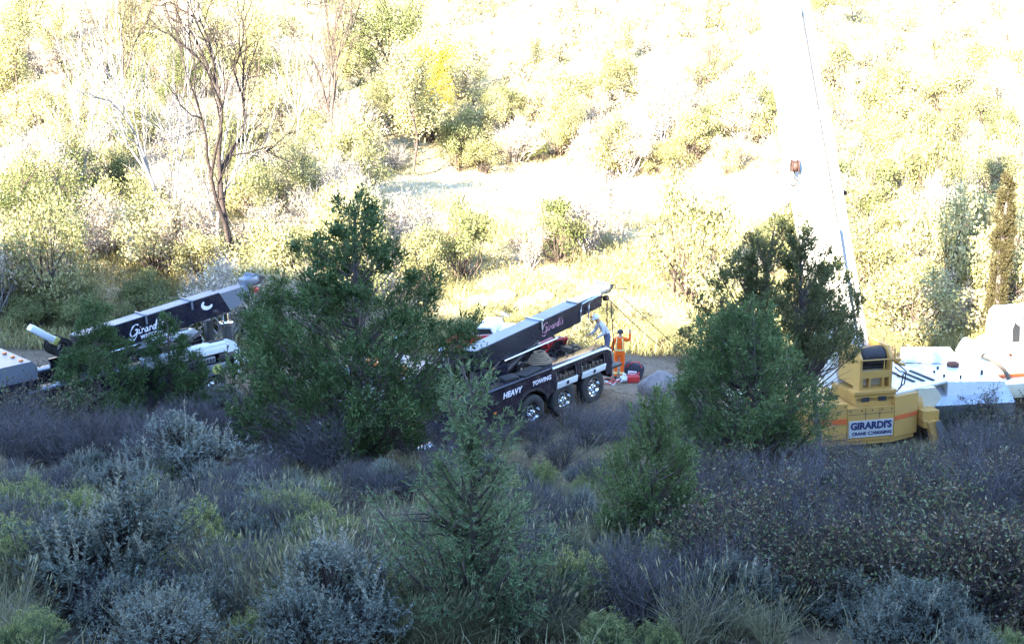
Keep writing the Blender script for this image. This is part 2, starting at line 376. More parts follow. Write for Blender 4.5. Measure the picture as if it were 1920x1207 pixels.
# ground
def ground_mat():
    m, N, L = new_mat('soil_and_thatch'); out = N.new('ShaderNodeOutputMaterial'); p = N.new('ShaderNodeBsdfPrincipled')
    geo = N.new('ShaderNodeNewGeometry'); sx = N.new('ShaderNodeSeparateXYZ'); L.new(geo.outputs['Position'], sx.inputs[0])
    n1 = N.new('ShaderNodeTexNoise'); n1.inputs['Scale'].default_value = .6; n1.inputs['Detail'].default_value = 12; n1.inputs['Roughness'].default_value = .7
    n2 = N.new('ShaderNodeTexNoise'); n2.inputs['Scale'].default_value = 9; n2.inputs['Detail'].default_value = 8
    L.new(geo.outputs['Position'], n1.inputs['Vector']); L.new(geo.outputs['Position'], n2.inputs['Vector'])
    mixf = mathn(N, L, 'ADD', mathn(N, L, 'MULTIPLY', n1.outputs[0], .6), mathn(N, L, 'MULTIPLY', n2.outputs[0], .4))
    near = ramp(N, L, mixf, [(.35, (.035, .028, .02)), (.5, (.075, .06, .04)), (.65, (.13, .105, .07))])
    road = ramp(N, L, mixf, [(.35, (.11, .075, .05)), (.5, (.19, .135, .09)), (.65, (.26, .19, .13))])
    mead = ramp(N, L, mixf, [(.35, (.3, .22, .12)), (.5, (.46, .38, .25)), (.65, (.6, .52, .4))])
    hill = ramp(N, L, mixf, [(.38, (.16, .115, .06)), (.5, (.33, .26, .15)), (.62, (.52, .45, .31))])
    def band(a, b, w):
        up = mathn(N, L, 'DIVIDE', mathn(N, L, 'SUBTRACT', sx.outputs['Y'], a), w, True)
        dn = mathn(N, L, 'DIVIDE', mathn(N, L, 'SUBTRACT', b, sx.outputs['Y']), w, True)
        return mathn(N, L, 'MULTIPLY', up, dn)
    def mix(f, a, b):
        x = N.new('ShaderNodeMix'); x.data_type = 'RGBA'; L.new(f, x.inputs[0]); L.new(a, x.inputs[6]); L.new(b, x.inputs[7]); return x.outputs[2]
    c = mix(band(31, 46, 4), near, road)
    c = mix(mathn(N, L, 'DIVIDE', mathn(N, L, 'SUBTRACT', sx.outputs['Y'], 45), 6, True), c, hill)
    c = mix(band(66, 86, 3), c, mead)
    # bare red-brown soil streaks worn across the meadow
    s = N.new('ShaderNodeRGB'); s.outputs[0].default_value = (.20, .085, .035, 1)
    def streak(x0, y0, x1, y1, hw, amt):
        import math as mm
        Ls = mm.hypot(x1 - x0, y1 - y0); ux, uy = (x1 - x0) / Ls, (y1 - y0) / Ls
        dx = mathn(N, L, 'SUBTRACT', sx.outputs['X'], x0); dy = mathn(N, L, 'SUBTRACT', sx.outputs['Y'], y0)
        t = mathn(N, L, 'ADD', mathn(N, L, 'MULTIPLY', dx, ux), mathn(N, L, 'MULTIPLY', dy, uy))
        q = mathn(N, L, 'ABSOLUTE', mathn(N, L, 'ADD', mathn(N, L, 'ADD', mathn(N, L, 'MULTIPLY', dx, -uy), mathn(N, L, 'MULTIPLY', dy, ux)), mathn(N, L, 'MULTIPLY', mathn(N, L, 'SUBTRACT', mixf, .5), 2.5 * hw)))
        a = mathn(N, L, 'SUBTRACT', 1.0, mathn(N, L, 'DIVIDE', q, hw), True)
        b = mathn(N, L, 'MULTIPLY', mathn(N, L, 'DIVIDE', t, 2.0, True), mathn(N, L, 'DIVIDE', mathn(N, L, 'SUBTRACT', Ls, t), 2.0, True))
        return mathn(N, L, 'MULTIPLY', mathn(N, L, 'MULTIPLY', a, b), amt, True)
    for (A, B, hw, amt) in STREAKS: c = mix(streak(A[0], A[1], B[0], B[1], hw, amt), c, s.outputs[0])
    L.new(c, p.inputs['Base Color']); p.inputs['Roughness'].default_value = .95; p.inputs['Specular IOR Level'].default_value = .1
    b = N.new('ShaderNodeBump'); b.inputs['Strength'].default_value = .7; b.inputs['Distance'].default_value = .06
    L.new(mixf, b.inputs['Height']); L.new(b.outputs[0], p.inputs['Normal'])
    L.new(p.outputs[0], out.inputs[0]); return m
STREAKS = []
for (a, b, hw, amt) in [((770, 465), (985, 420), 1.6, 1.6), ((1180, 428), (1275, 412), .8, 1.3)]:
    A, _ = gp(*a); B, _ = gp(*b); STREAKS.append((A, B, hw, amt))
M['ground'] = ground_mat()

# ------------------------------------------------------------------ terrain: one sheet
def axis(parts):
    o = []
    for a, b, st in parts: o += list(np.arange(a, b, st))
    return np.array(o + [parts[-1][1]])
gx = axis([(-200, -60, 5), (-60, -30, 1.5), (-30, 30, .5), (30, 60, 1.5), (60, 200, 5)])
gy = axis([(-150, -40, 6), (-40, 0, 1.5), (0, 50, .4), (50, 100, 1.0), (100, 420, 4)])
GX, GY = np.meshgrid(gx, gy)
GZ = hgt(GX, GY)
nx, ny = len(gx), len(gy)
ii = (np.arange(ny - 1)[:, None] * nx + np.arange(nx - 1)[None]).reshape(-1)
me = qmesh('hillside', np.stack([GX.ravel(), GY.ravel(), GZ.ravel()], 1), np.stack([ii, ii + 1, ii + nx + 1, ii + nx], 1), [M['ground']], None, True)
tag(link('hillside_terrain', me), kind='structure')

# ------------------------------------------------------------------ lettering
def text_mesh(body, size, mat, shear=0.0, bold=0.0, space=1.0, align='CENTER'):
    cu = bpy.data.curves.new('lettering', 'FONT'); cu.body = body; cu.size = size; cu.shear = shear; cu.offset = bold
    cu.align_x = align; cu.align_y = 'CENTER'; cu.extrude = .003; cu.space_character = space; cu.resolution_u = 3
    o = bpy.data.objects.new('tmp_text', cu); COL.objects.link(o)
    dg = bpy.context.evaluated_depsgraph_get(); dg.update()
    me = bpy.data.meshes.new_from_object(o.evaluated_get(dg)); bpy.data.objects.remove(o); bpy.data.curves.remove(cu)
    me.materials.clear(); me.materials.append(mat); return me
def put_text(name, me, parent, M4):
    o = link(name, me, parent); o.matrix_local = M4; return o
SCRIPT = [[(.95, .92), (.72, 1.08), (.4, .95), (.14, .55), (.12, .15), (.38, -.04), (.7, .1), (.88, .5), (.6, .52)], [(.88, .5), (.8, -.1), (.55, -.42), (.2, -.38), (.05, -.2)],
          [(1.02, .42), (1.1, .44), (1.08, .1), (1.2, .02), (1.3, .12)], [(1.18, .66), (1.22, .7)],
          [(1.34, .42), (1.4, .4), (1.36, 0), (1.42, .3), (1.56, .44), (1.66, .38)],
          [(2.02, .4), (1.86, .44), (1.74, .22), (1.82, .02), (1.98, .12), (2.06, .42), (2.04, .06), (2.16, .04)],
          [(2.24, .42), (2.3, .4), (2.26, 0), (2.32, .3), (2.46, .44), (2.56, .38)],
          [(2.92, .4), (2.76, .44), (2.64, .22), (2.72, .02), (2.88, .12), (3.06, 1.0), (2.98, .06), (3.1, .02)],
          [(3.2, .42), (3.28, .44), (3.26, .1), (3.36, .02)], [(3.34, .66), (3.38, .7)],
          [(3.5, .9), (3.46, .75)], [(3.82, .4), (3.66, .44), (3.62, .3), (3.76, .18), (3.7, .02), (3.5, .06)]]
def script_mesh(h, mat, wid=.075, shear=.25, rough=0):
    mb = MB()
    for st in SCRIPT:
        pts = [Vector((x + shear * y, y, 0)) * h for x, y in st]
        fine = []
        for i in range(len(pts) - 1):
            p0 = pts[max(i - 1, 0)]; p1 = pts[i]; p2 = pts[i + 1]; p3 = pts[min(i + 2, len(pts) - 1)]
            for k in range(4):
                t = k / 4; fine.append(.5 * ((2 * p1) + (-p0 + p2) * t + (2 * p0 - 5 * p1 + 4 * p2 - p3) * t * t + (-p0 + 3 * p1 - 3 * p2 + p3) * t ** 3))
        fine.append(pts[-1]); ra = [wid * h * (.8 + .4 * math.sin(i * .9)) for i in range(len(fine))]
        mb.tube(fine, ra, 5)
    bmesh.ops.scale(mb.bm, vec=(1, 1, .12), verts=mb.bm.verts)
    return mb.mesh('script_lettering', mat)
def side_M(x, y, z, s=1.0):   # text plane facing local -Y, reading towards +X
    return Matrix.Translation((x, y, z)) @ rotm('X', 90)

# ------------------------------------------------------------------ wreckers
def wheel_meshes():
    tyre = MB().lathe([(.30, -.13), (.36, -.15), (.47, -.155), (.52, -.13), (.535, -.09), (.535, .09), (.52, .13), (.47, .155), (.36, .15), (.30, .13)], (0, 0, 0), 'Y', 36)
    for k in range(36):
        a = 2 * math.pi * k / 36
        tyre.box((.537 * math.cos(a), 0, .537 * math.sin(a)), (.02, .2, .045), Matrix.Rotation(-a, 4, 'Y'))
    rim = MB().lathe([(.305, -.15), (.285, -.145), (.27, -.09), (.25, -.05), (.20, -.03), (.13, -.045), (.11, -.10), (.10, -.12), (.001, -.12)], (0, 0, 0), 'Y', 32)
    for k in range(10):
        a = 2 * math.pi * k / 10; rim.cyl((.145 * math.cos(a), -.035, .145 * math.sin(a)), (.145 * math.cos(a), -.075, .145 * math.sin(a)), .014, n=6)
    holes = MB()
    for k in range(10):
        a = 2 * math.pi * (k + .5) / 10; holes.cyl((.225 * math.cos(a), -.03, .225 * math.sin(a)), (.225 * math.cos(a), -.052, .225 * math.sin(a)), .03, n=10)
    cap = MB().lathe([(.001, -.20), (.03, -.197), (.055, -.18), (.065, -.15), (.068, -.10)], (0, 0, 0), 'Y', 20)
    return tyre.mesh('tyre', M['black'], True), rim.mesh('rim', M['chrome'], True), cap.mesh('hub_cap', M['chrome'], True), holes.mesh('hand_holes', M['black'], False)
WM = wheel_meshes()
def wheel(root, x, side, z=.535):
    e = link('wheel', WM[0], root); e.location = (x, side * 1.09, z)
    if side > 0: e.rotation_euler = (0, 0, math.pi)
    for n, m_ in (('rim', WM[1]), ('hub_cap', WM[2]), ('hand_holes', WM[3])): link(n, m_, e)

def wrecker(idx, O, yaw, pi, label):
    root = empty('wrecker_truck', M=frame_matrix(O, yaw, pi)); tag(root, label, 'tow truck', 'tow trucks with raised booms')
    A = idx == 1
    body = M['navy'] if A else M['maroon']
    MB().bx(-8.6, 3.6, -.42, -.30, .62, .92, .01).bx(-8.6, 3.6, .30, .42, .62, .92, .01).bx(-6, -5.7, -.3, .3, .65, .9).bx(3.3, 3.5, -.3, .3, .6, .9).obj('chassis_frame', M['steel'], root)
    MB().cyl((0, -.9, .53), (0, .9, .53), .09).cyl((1.4, -.9, .53), (1.4, .9, .53), .09).cyl((2.8, -.9, .53), (2.8, .9, .53), .09).cyl((-7.3, -.9, .53), (-7.3, .9, .53), .07).obj('axles', M['steel'], root)
    for x in (-7.3, 0, 1.4, 2.8):
        for s in (-1, 1): wheel(root, x, s)
    # body sides with a shallow tool box bay
    for s in (-1, 1):
        y0, y1 = (s * 1.25, s * .80)
        ylo, yhi = min(y0, y1), max(y0, y1)
        sd = MB()
        # front part of the body side: panel with an arch cut over the first wheel
        arch = [(-2.9, .62), (-.72, .62)] + [(-.66 * math.cos(a), .535 + .66 * math.sin(a)) for a in np.linspace(.2, math.pi - .2, 14)] + [(.75, .85), (1.0, .95), (1.0, 1.62), (-2.9, 1.62)]
        arch = [(p, q) for p, q in arch]
        sd.prism(arch, ylo, yhi, 'Y')
        if not A:
            sd.bx(1.0, 3.72, ylo, yhi, 1.50, 1.62, 0)
            sd.bx(1.0, 3.72, ylo + (0.18 if s < 0 else 0), yhi - (0.18 if s > 0 else 0), 1.12, 1.50, 0)
            sd.bx(2.06, 2.2, ylo, yhi, 1.02, 1.50, 0); sd.bx(3.42, 3.72, ylo, yhi, .75, 1.50, 0)
            sd.bx(1.0, 1.1, ylo, yhi, 1.0, 1.50, 0)
        else:
            sd.bx(1.0, 3.72, ylo + (0.1 if s < 0 else 0), yhi - (0.1 if s > 0 else 0), .80, 1.62, 0)
        o = sd.obj('body_side', body, root, False)
        # mudguard over the first wheel
        mg = MB(); pts = [(.70 * math.cos(a), .535 + .70 * math.sin(a)) for a in np.linspace(.35, math.pi - .35, 15)]
        outer = [(.74 * math.cos(a), .535 + .74 * math.sin(a)) for a in np.linspace(math.pi - .35, .35, 15)]
        mg.prism(pts + outer, min(s * 1.27, s * .95), max(s * 1.27, s * .95), 'Y').obj('mudguard', M['steel'] if A else M['black'], root, False)
        # deck top plate and rail
        top = MB().bx(-2.9, 3.55, ylo - .01, yhi + .01, 1.622, 1.70, .02)
        top.obj('deck_plate', M['silver'] if A else M['navy'], root)
        rail = MB()
        if A:
            rl = rail.bx(.6, 3.45, min(s * 1.27, s * .93), max(s * 1.27, s * .93), 1.70, 1.86, .05)
            rail.prism([(3.45, 1.42), (3.75, 1.30), (3.92, 1.05), (3.96, 1.12), (3.9, 1.45), (3.78, 1.72), (3.6, 1.84), (3.42, 1.86), (3.40, 1.72), (3.55, 1.68)], min(s * 1.27, s * 1.05), max(s * 1.27, s * 1.05), 'Y')
            rail.bx(.6, 3.45, min(s * 1.27, s * 1.235), max(s * 1.27, s * 1.235), 1.50, 1.72, .01)
            o = rail.obj('white_body_cap', M['white'], root); 
            MB().prism([(3.80, 1.28), (3.93, 1.02), (3.98, .8), (4.02, .82), (3.97, 1.1), (3.85, 1.34)], min(s * 1.25, s * 1.1), max(s * 1.25, s * 1.1), 'Y').obj('tail_light', M['redlens'], root)
            MB().bx(2.9, 3.4, min(s * 1.02, s * 1.22), max(s * 1.02, s * 1.22), 1.862, 1.90, .015).cyl((3.1, s * 1.1, 1.86), (3.1, s * 1.1, 2.02), .02, n=8).obj('cap_handle', M['steel'], root)
        else:
            pts = [(.9, s * 1.262, 1.66), (3.2, s * 1.262, 1.66), (3.5, s * 1.255, 1.62), (3.68, s * 1.24, 1.5), (3.76, s * 1.23, 1.3), (3.78, s * 1.2, 1.05)]
            rail.tube(pts, .05, 8).obj('side_rail', M['alu'], root)
            MB().tube([(3.74, s * 1.05, 1.5), (3.78, s * 1.05, 1.2), (3.75, s * 1.0, .9)], .06, 8).obj('tail_light', M['redlens'], root)
        # compartment doors
        yo = s * 1.275
        if not A:
            for (a, b) in ((1.08, 2.02), (2.24, 3.38)):
                d = MB().box(((a + b) / 2, yo, 1.06), (b - a, .035, .22), rotm('X', -s * 14), .008).obj('tool_door', M['white'], root)
                MB().box(((a + b) / 2, yo + s * .03, 1.06), (.09, .02, .12), rotm('X', -s * 14), .004).obj('latch', M['black'], d)
                MB().bx(a, b, min(s * 1.25, s * 1.05), max(s * 1.25, s * 1.05), 1.16, 1.18).obj('tool_tray', M['grime'], root)
                it = MB(); r_ = random.Random(5)
                for k in range(6):
                    x = a + .1 + (b - a - .2) * k / 5; it.box((x, s * 1.15, 1.24 + r_.uniform(0, .05)), (.11, .12, r_.uniform(.08, .16)), rotm('Z', r_.uniform(-30, 30)), .01)
                it.obj('stowed_tools', M['grime'], root)
                MB().tube([(a + .02, s * 1.26, 1.18), (a + .02, s * 1.25, 1.5)], .012, 5).tube([(b - .02, s * 1.26, 1.18), (b - .02, s * 1.25, 1.5)], .012, 5).obj('door_strut', M['alu'], root)
        else:
            g = MB().bx(1.2, 3.0, min(yo, s * 1.16), max(yo, s * 1.16), 1.24, 1.42, .01).obj('slotted_grille', M['silver'], root)
            sl = MB()
            for k in range(17): sl.box((1.28 + k * .103, s * 1.279, 1.33), (.055, .008, .11), rotm('Y', 12))
            sl.obj('slots', M['black'], g)
            for (a, b) in ((1.0, 2.15), (2.25, 3.5)):
                d = MB().bx(a, b, min(yo, s * 1.15), max(yo, s * 1.15), .80, 1.16, .03).obj('tool_door', M['silver'], root)
                MB().bx((a + b) / 2 - .28, (a + b) / 2 - .12, min(s * 1.272, s * 1.295), max(s * 1.272, s * 1.295), .93, 1.04, .01).obj('latch', M['black'], d)
                if b > 3:
                    MB().cyl((3.02, s * 1.276, .99), (3.02, s * 1.284, .99), .17, n=24).obj('yellow_sticker', M['yellowst'], d)
            MB().bx(3.15, 3.7, min(yo, s * 1.15), max(yo, s * 1.15), 1.20, 1.46, .02).obj('side_panel', M['steel'], root)
        MB().box((-1.6, s * 1.265, 1.0), (.12, .02, .06), None, .005).obj('side_marker', M['amber'], root)
    # floor of the well, gear in it
    MB().bx(-2.9, 3.6, -.80, .80, .95, 1.05).bx(3.5, 3.62, -.80, .80, 1.05, 1.35).obj('well_floor', M['grime'], root)
    r_ = random.Random(11 + idx); g = MB()
    for k in range(36):
        x = r_.uniform(.9, 3.4); y = r_.uniform(-.7, .7)
        if r_.random() < .5: g.box((x, y, 1.15 + r_.uniform(0, .3)), (r_.uniform(.08, .4), r_.uniform(.06, .3), r_.uniform(.06, .25)), rotm('Z', r_.uniform(-40, 40)) @ rotm('X', r_.uniform(-20, 20)), .01)
        else:
            a = Vector((x, y, 1.15 + r_.uniform(0, .45))); b = a + Vector((r_.uniform(-.5, .5), r_.uniform(-.3, .3), r_.uniform(-.1, .25))); g.cyl(a, b, r_.uniform(.02, .06), n=8)
    g.obj('stowed_gear', M['grime'], root)
    # hydraulic hoses
    h = MB()
    for k in range(7):
        x = r_.uniform(.5, 3.0); y = r_.uniform(-.5, .5)
        h.tube([(x, y, 1.2), (x + .2, y + .1, 1.6), (x + .5, y, 1.65), (x + .7, y - .15, 1.3)], .022, 6)
    h.obj('hoses', M['black'], root)
    # turret, boom
    MB().lathe([(.001, 1.05), (.62, 1.05), (.62, 1.25), (.5, 1.3), (.5, 1.6), (.42, 1.66), (.001, 1.66)], (-.9, 0, 0), 'Z', 28).obj('turret_base', M['steel'], root)
    if A: b0, b1, zt0, zt1 = -.9, 4.05, 2.72, 3.2
    else: b0, b1, zt0, zt1 = -1.35, 3.4, 2.62, 3.0
    sl = (zt1 - zt0) / (b1 - b0); zt = lambda x: zt0 + sl * (x - b0)
    MB().prism([(-1.55, 1.6), (-.2, 1.6), (-.1, 2.0), (b0 + .75, zt(b0 + .7) - .72), (b0, zt(b0) - .6), (-1.6, 2.1)], -.42, -.31, 'Y').prism([(-1.55, 1.6), (-.2, 1.6), (-.1, 2.0), (b0 + .75, zt(b0 + .7) - .72), (b0, zt(b0) - .6), (-1.6, 2.1)], .31, .42, 'Y').obj('turret_cheeks', M['navy'], root, False)
    hb = .70 if A else .62
    e = .55
    bo = MB().prism([(b0, zt(b0)), (b0, zt(b0) - hb + .1), (b0 + .3, zt(b0) - hb), (b1 + (.25 if A else 0), zt(b1) - hb), (b1 - (.12 if A else 0), zt(b1))], -.29, .29, 'Y').obj('boom_section', M['navy'], root, False)
    MB().prism([(b0 + .02, zt(b0) + .03), (b0 + .02, zt(b0) + .003), (b1 - .15, zt(b1 - .15) + .003), (b1 - .15, zt(b1 - .15) + .03)], -.285, .285, 'Y').obj('boom_top_plate', M['silver'], bo, False)
    if A:
        inner = MB().prism([(b1 - .3, zt(b1) - .06), (b1 - .3, zt(b1) - .62), (b1 + .5, zt(b1) - .60), (5.05, zt(5.05) - .48), (5.1, zt(5.1) - .04)], -.25, .25, 'Y').obj('boom_extension', M['silver'], root, False)
        hx, hz = 5.1, zt(5.1)
    else:
        inner = MB().prism([(b1 - .3, zt(b1) - .05), (b1 - .3, zt(b1) - .50), (4.5, zt(4.5) - .44), (4.6, zt(4.6) - .04)], -.24, .24, 'Y').obj('boom_extension', M['maroon'], root, False)
        MB().bx(3.3, 4.55, -.245, .245, zt(4) - .035, zt(4) + .02).obj('boom_top_plate', M['alu'], inner)
        hx, hz = 4.6, zt(4.6)
        for xx in (3.35, 3.75): MB().tube([(xx, -.30, zt(xx) - .6), (xx + .02, -.33, zt(xx) - .25), (xx + .12, -.31, zt(xx) - .02), (xx + .55, -.31, zt(xx) + .04)], .028, 6).obj('guide_bar', M['alu'], root)
    for k, xx in enumerate(((1.3, 2.9) if A else (1.55, ))):
        MB().box((xx, 0, zt(xx) + .05), (.07, .78, .045), rotm('Z', 0), .01).bx(xx - .03, xx + .03, -.34, -.30, zt(xx) - .25, zt(xx) + .04).obj('boom_strap', M['alu'] if not A else M['silver'], root)
    hd = MB().box((hx + .12, 0, hz + .06), (.5, .5, .26), rotm('Y', -8), .05)
    for s in (-.2, -.07, .07, .2): hd.cyl((hx + .25, s - .03, hz + .12), (hx + .25, s + .03, hz + .12), .17, n=18)
    hd.obj('boom_head', M['silver'] if A else M['alu'], root)
    MB().prism([(hx + .3, hz + .05), (hx + .35, hz + .22), (hx + .72, hz + .1), (hx + .5, hz - .1), (hx + .25, hz - .12)], -.15, .15, 'Y').obj('sheave_guard', M['steel'], root, False)
    MB().box((hx + .3, -.1, hz - .28), (.2, .16, .18), None, .04).box((hx + .18, .1, hz - .3), (.14, .12, .16), None, .04).obj('hook', M['rust'] if not A else M['red'], root)
    # lift ram
    MB().cyl((-.3, -.2, 1.55), (1.4, -.2, zt(1.4) - hb + .05), .10, n=14).cyl((-.3, .2, 1.55), (1.4, .2, zt(1.4) - hb + .05), .10, n=14).obj('lift_ram', M['steel'], root)
    MB().cyl((-.2, -.34, zt(0) - hb - .05), (2.2, -.34, zt(2.2) - hb - .12), .035, n=8).obj('lift_ram_rod', M['chrome'], root)
    # winch drums at the rear of the boom
    w = MB()
    for s in (-.26, 0.0, .26): w.lathe([(.30, s - .09), (.30, s - .07), (.17, s - .07), (.17, s + .07), (.30, s + .07), (.30, s + .09)], (b0 - .5, 0, zt0 - .2), 'Y', 24)
    w.obj('winch_drum', M['black'], root)
    # rope coil on deck
    if not A:
        for k in range(6):
            rr = .36 - .045 * k + (.02 if k % 2 else 0); z = 1.76 + .055 * k
            MB().tube([(1.05 + rr * math.cos(t), -.62 + rr * math.sin(t), z + .01 * math.sin(5 * t + k)) for t in np.linspace(0, 2 * math.pi, 24, endpoint=False)], .036, 6, True).obj('rope_coil', M['rope'], root)
        MB().lathe([(.001, 1.7), (.38, 1.7), (.38, 1.74), (.001, 1.74)], (1.05, -.62, 0), 'Z', 20).obj('coil_tray', M['steel'], root)
        MB().box((.2, -.95, 1.73), (.9, .42, .05), rotm('Z', 8), .01).box((-.6, -.9, 1.75), (.5, .4, .08), rotm('Z', -12), .01).obj('deck_mat', M['black'], root)
    # cab, hood
    cy = 1.2
    cabm = M['silver'] if A else M['navy']
    x0, x1 = (-5.3, -2.55) if A else (-5.5, -3.2)
    zr = 2.55 if A else 2.95
    MB().prism([(x1, .9), (x1, zr - .15), (x1 - .12, zr), (x0 + .5, zr), (x0 + .12, zr - .15), (x0 - .28, 2.0), (x0 - .28, .9)], -cy, cy, 'Y').obj('cab', cabm, root, False)
    if A:
        MB().bx(x1 + .002, x1 + .012, -.6, .6, 2.1, 2.38).obj('rear_window', M['glass'], root, False)
        for yy in (-.9, -.3, .3, .9): MB().bx(x1 - .35, x1 - .25, yy - .06, yy + .06, zr + .002, zr + .05, .01).obj('roof_marker', M['amber'], root)
    if A: MB().bx(x0 - .29, x1 + .006, -cy - .006, cy + .006, .86, 2.02).obj('cab_lower_panel', M['navy'], root, False)
    MB().prism([(x0 - .285, .75), (x0 - .285, 1.88), (x0 - 2.3, 1.72), (x0 - 2.6, 1.5), (x0 - 2.65, .75)], -.75, .75, 'Y').obj('hood', M['white'] if A else cabm, root, False)
    for s in (-1, 1):
        MB().prism([(x0 - .30, .75), (x0 - .30, 1.25), (x0 - .9, 1.35), (x0 - 1.9, 1.35), (x0 - 2.5, 1.2), (x0 - 2.6, .8), (x0 - 2.5, .7), (x0 - 2.38, 1.0), (x0 - 1.9, 1.17), (x0 - 1.5, 1.14), (x0 - 1.25, .95), (x0 - 1.15, .7)], min(s * .76, s * 1.22), max(s * .76, s * 1.22), 'Y').obj('fender', M['white'] if A else cabm, root, False)
        MB().prism([(x1 - 1.6, 1.9), (x1 - 1.6, 2.6), (x0 + .28, 2.6), (x0, 1.95)] if not A else [(x1 - 1.6, 2.08), (x1 - 1.6, 2.36), (x0 + .28, 2.36), (x0, 2.08)], min(s * 1.202, s * 1.212), max(s * 1.202, s * 1.212), 'Y').obj('side_window', M['glass'], root, False)
        if not A: MB().cyl((x1 + .14, s * 1.0, 1.0), (x1 + .14, s * 1.0, 3.1), .085, n=14).cyl((x1 + .14, s * 1.0, 3.1), (x1 + .02, s * 1.0, 3.35), .085, n=14).obj('exhaust_stack', M['chrome'], root)
        MB().box((x0 - .1, s * 1.42, 2.2), (.08, .2, .45), None, .02).cyl((x0, s * 1.2, 2.1), (x0 - .1, s * 1.4, 2.15), .02, n=6).obj('mirror', M['chrome'], root)
        MB().cyl((x0 + .2, s * 1.0, .7), (x0 + 1.5, s * 1.0, .7), .3, n=20).obj('fuel_tank', M['chrome'], root)
        MB().cyl((x0 - 2.62, s * .95, 1.0), (x0 - 2.66, s * .95, 1.0), .13, n=16).obj('headlight', M['chrome'], root)
    MB().hull([(x0 - .296, -1.0, 2.02), (x0 - .290, -1.0, 2.0), (x0 - .290, 1.0, 2.0), (x0 - .296, 1.0, 2.02), (x0 + .10, -1.0, 2.68), (x0 + .11, -1.0, 2.68), (x0 + .11, 1.0, 2.68), (x0 + .10, 1.0, 2.68)]).obj('windscreen', M['glass'], root, False)
    MB().bx(x0 - 2.68, x0 - 2.64, -.55, .55, .8, 1.45, .01).obj('grille', M['chrome'], root)
    MB().bx(x0 - 2.95, x0 - 2.7, -1.2, 1.2, .45, .75, .04).obj('bumper', M['chrome'], root)
    MB().bx(x0 + 1.0, x0 + 1.3, -.8, .8, zr, zr + .14, .04).obj('light_bar', M['amber'], root)
    if A:
        # pale slanted boom rest arm behind the winch, with a yellow end
        d = Vector((.46, 0, -.58)); L_ = d.length
        MB().box((-1.95, -.35, 3.07), (.84, .30, .20), rotm('Y', 40), .04).obj('winch_guard', M['white'], root)
        MB().box((-1.62, -.35, 2.8), (.14, .34, .24), rotm('Y', 40), .02).obj('guard_end', M['yellowst'], root)
        MB().bx(3.78, 4.02, -.70, -.46, .9, 2.15, .02).bx(3.78, 4.02, .46, .70, .9, 2.15, .02).obj('outrigger_post', M['black'], root)
        MB().bx(3.72, 4.08, -.76, -.40, 2.15, 2.3, .04).cyl((3.9, -.58, 2.3), (3.9, -.58, 2.56), .09, n=12).obj('post_cap', M['chrome'], root)
        MB().bx(4.0, 4.8, -.85, .85, .78, .84, .02).bx(4.0, 4.1, -.85, .85, .5, .84).obj('tow_stinger', M['white'], root)
        MB().box((1.9, -.55, 1.9), (1.5, .16, .12), rotm('Y', -3), .03).cyl((2.7, -.5, 1.95), (3.1, -.4, 2.1), .06, n=10).obj('spreader_bar', M['steel'], root)
        put_text('lettering', script_mesh(.30, M['whiteink']), bo, side_M(.70, -.296, zt(.9) - .50) @ rotm('Z', math.degrees(math.atan(sl))))
        put_text('lettering', text_mesh('WRECKER', .15, M['whiteink'], .2, .006, 1.15, 'LEFT'), bo, side_M(1.05, -.296, zt(1.2) - .62) @ rotm('Z', math.degrees(math.atan(sl))))
        cm = MB(); pts = [(.17 * math.cos(t), .12 * math.sin(t), 0) for t in np.linspace(math.pi * .7, math.pi * 1.95, 14)]
        cm.tube(pts, [.025 + .04 * math.sin(math.pi * i / 13) for i in range(14)], 6); bmesh.ops.scale(cm.bm, vec=(1, 1, .08), verts=cm.bm.verts)
        put_text('crescent_emblem', cm.mesh('crescent_emblem', M['whiteink']), bo, side_M(3.45, -.297, zt(3.45) - .24))
    else:
        MB().bx(3.72, 3.86, -1.15, 1.15, .55, 1.25, .05).obj('rear_bolster', M['maroon'], root)
        MB().bx(3.87, 4.6, -.95, .95, .70, .78, .01).bx(3.87, 4.5, -.1, .1, .5, .70).obj('rear_step', M['steel'], root)
        put_text('lettering', script_mesh(.26, M['pinkink'], .07), bo, side_M(1.55, -.296, zt(2.0) - .42) @ rotm('Z', math.degrees(math.atan(sl))))
        put_text('lettering', text_mesh('HEAVY', .24, M['whiteink'], .25, .008, 1.05, 'LEFT'), root, side_M(-.62 - .6, -1.256, 1.40))
        put_text('lettering', text_mesh('TOWING', .19, M['whiteink'], .25, .006, 1.05, 'LEFT'), root, side_M(.02, -1.256, 1.42))
        MB().tube([(2.2, .3, 1.5), (2.5, .1, 1.95), (3.0, 0, 1.9), (3.2, .3, 1.6)], .05, 8).obj('red_hose', M['red'], root)
        MB().lathe([(.16, -.06), (.25, -.06), (.27, 0), (.25, .06), (.16, .06)], (2.7, .5, 1.75), 'Y', 20).obj('spare_tyre', M['black'], root)
        MB().box((2.4, .35, 1.85), (.5, .3, .16), rotm('Z', 20) @ rotm('Y', -12), .03).obj('red_tool_case', M['red'], root)
        MB().box((1.9, -.5, 1.35), (1.3, .08, .3), rotm('Z', 2), .01).obj('aluminium_panel', M['alu'], root)
    return root
T1 = wrecker(1, PADS[1][0], 45, 3.0, 'dark tow truck at left with silver-tipped black boom, white body caps and yellow sticker')
T2 = wrecker(2, PADS[0][0], 45, 5.4, 'dark tow truck at centre with open silver tool doors, chrome wheels and pink boom lettering')

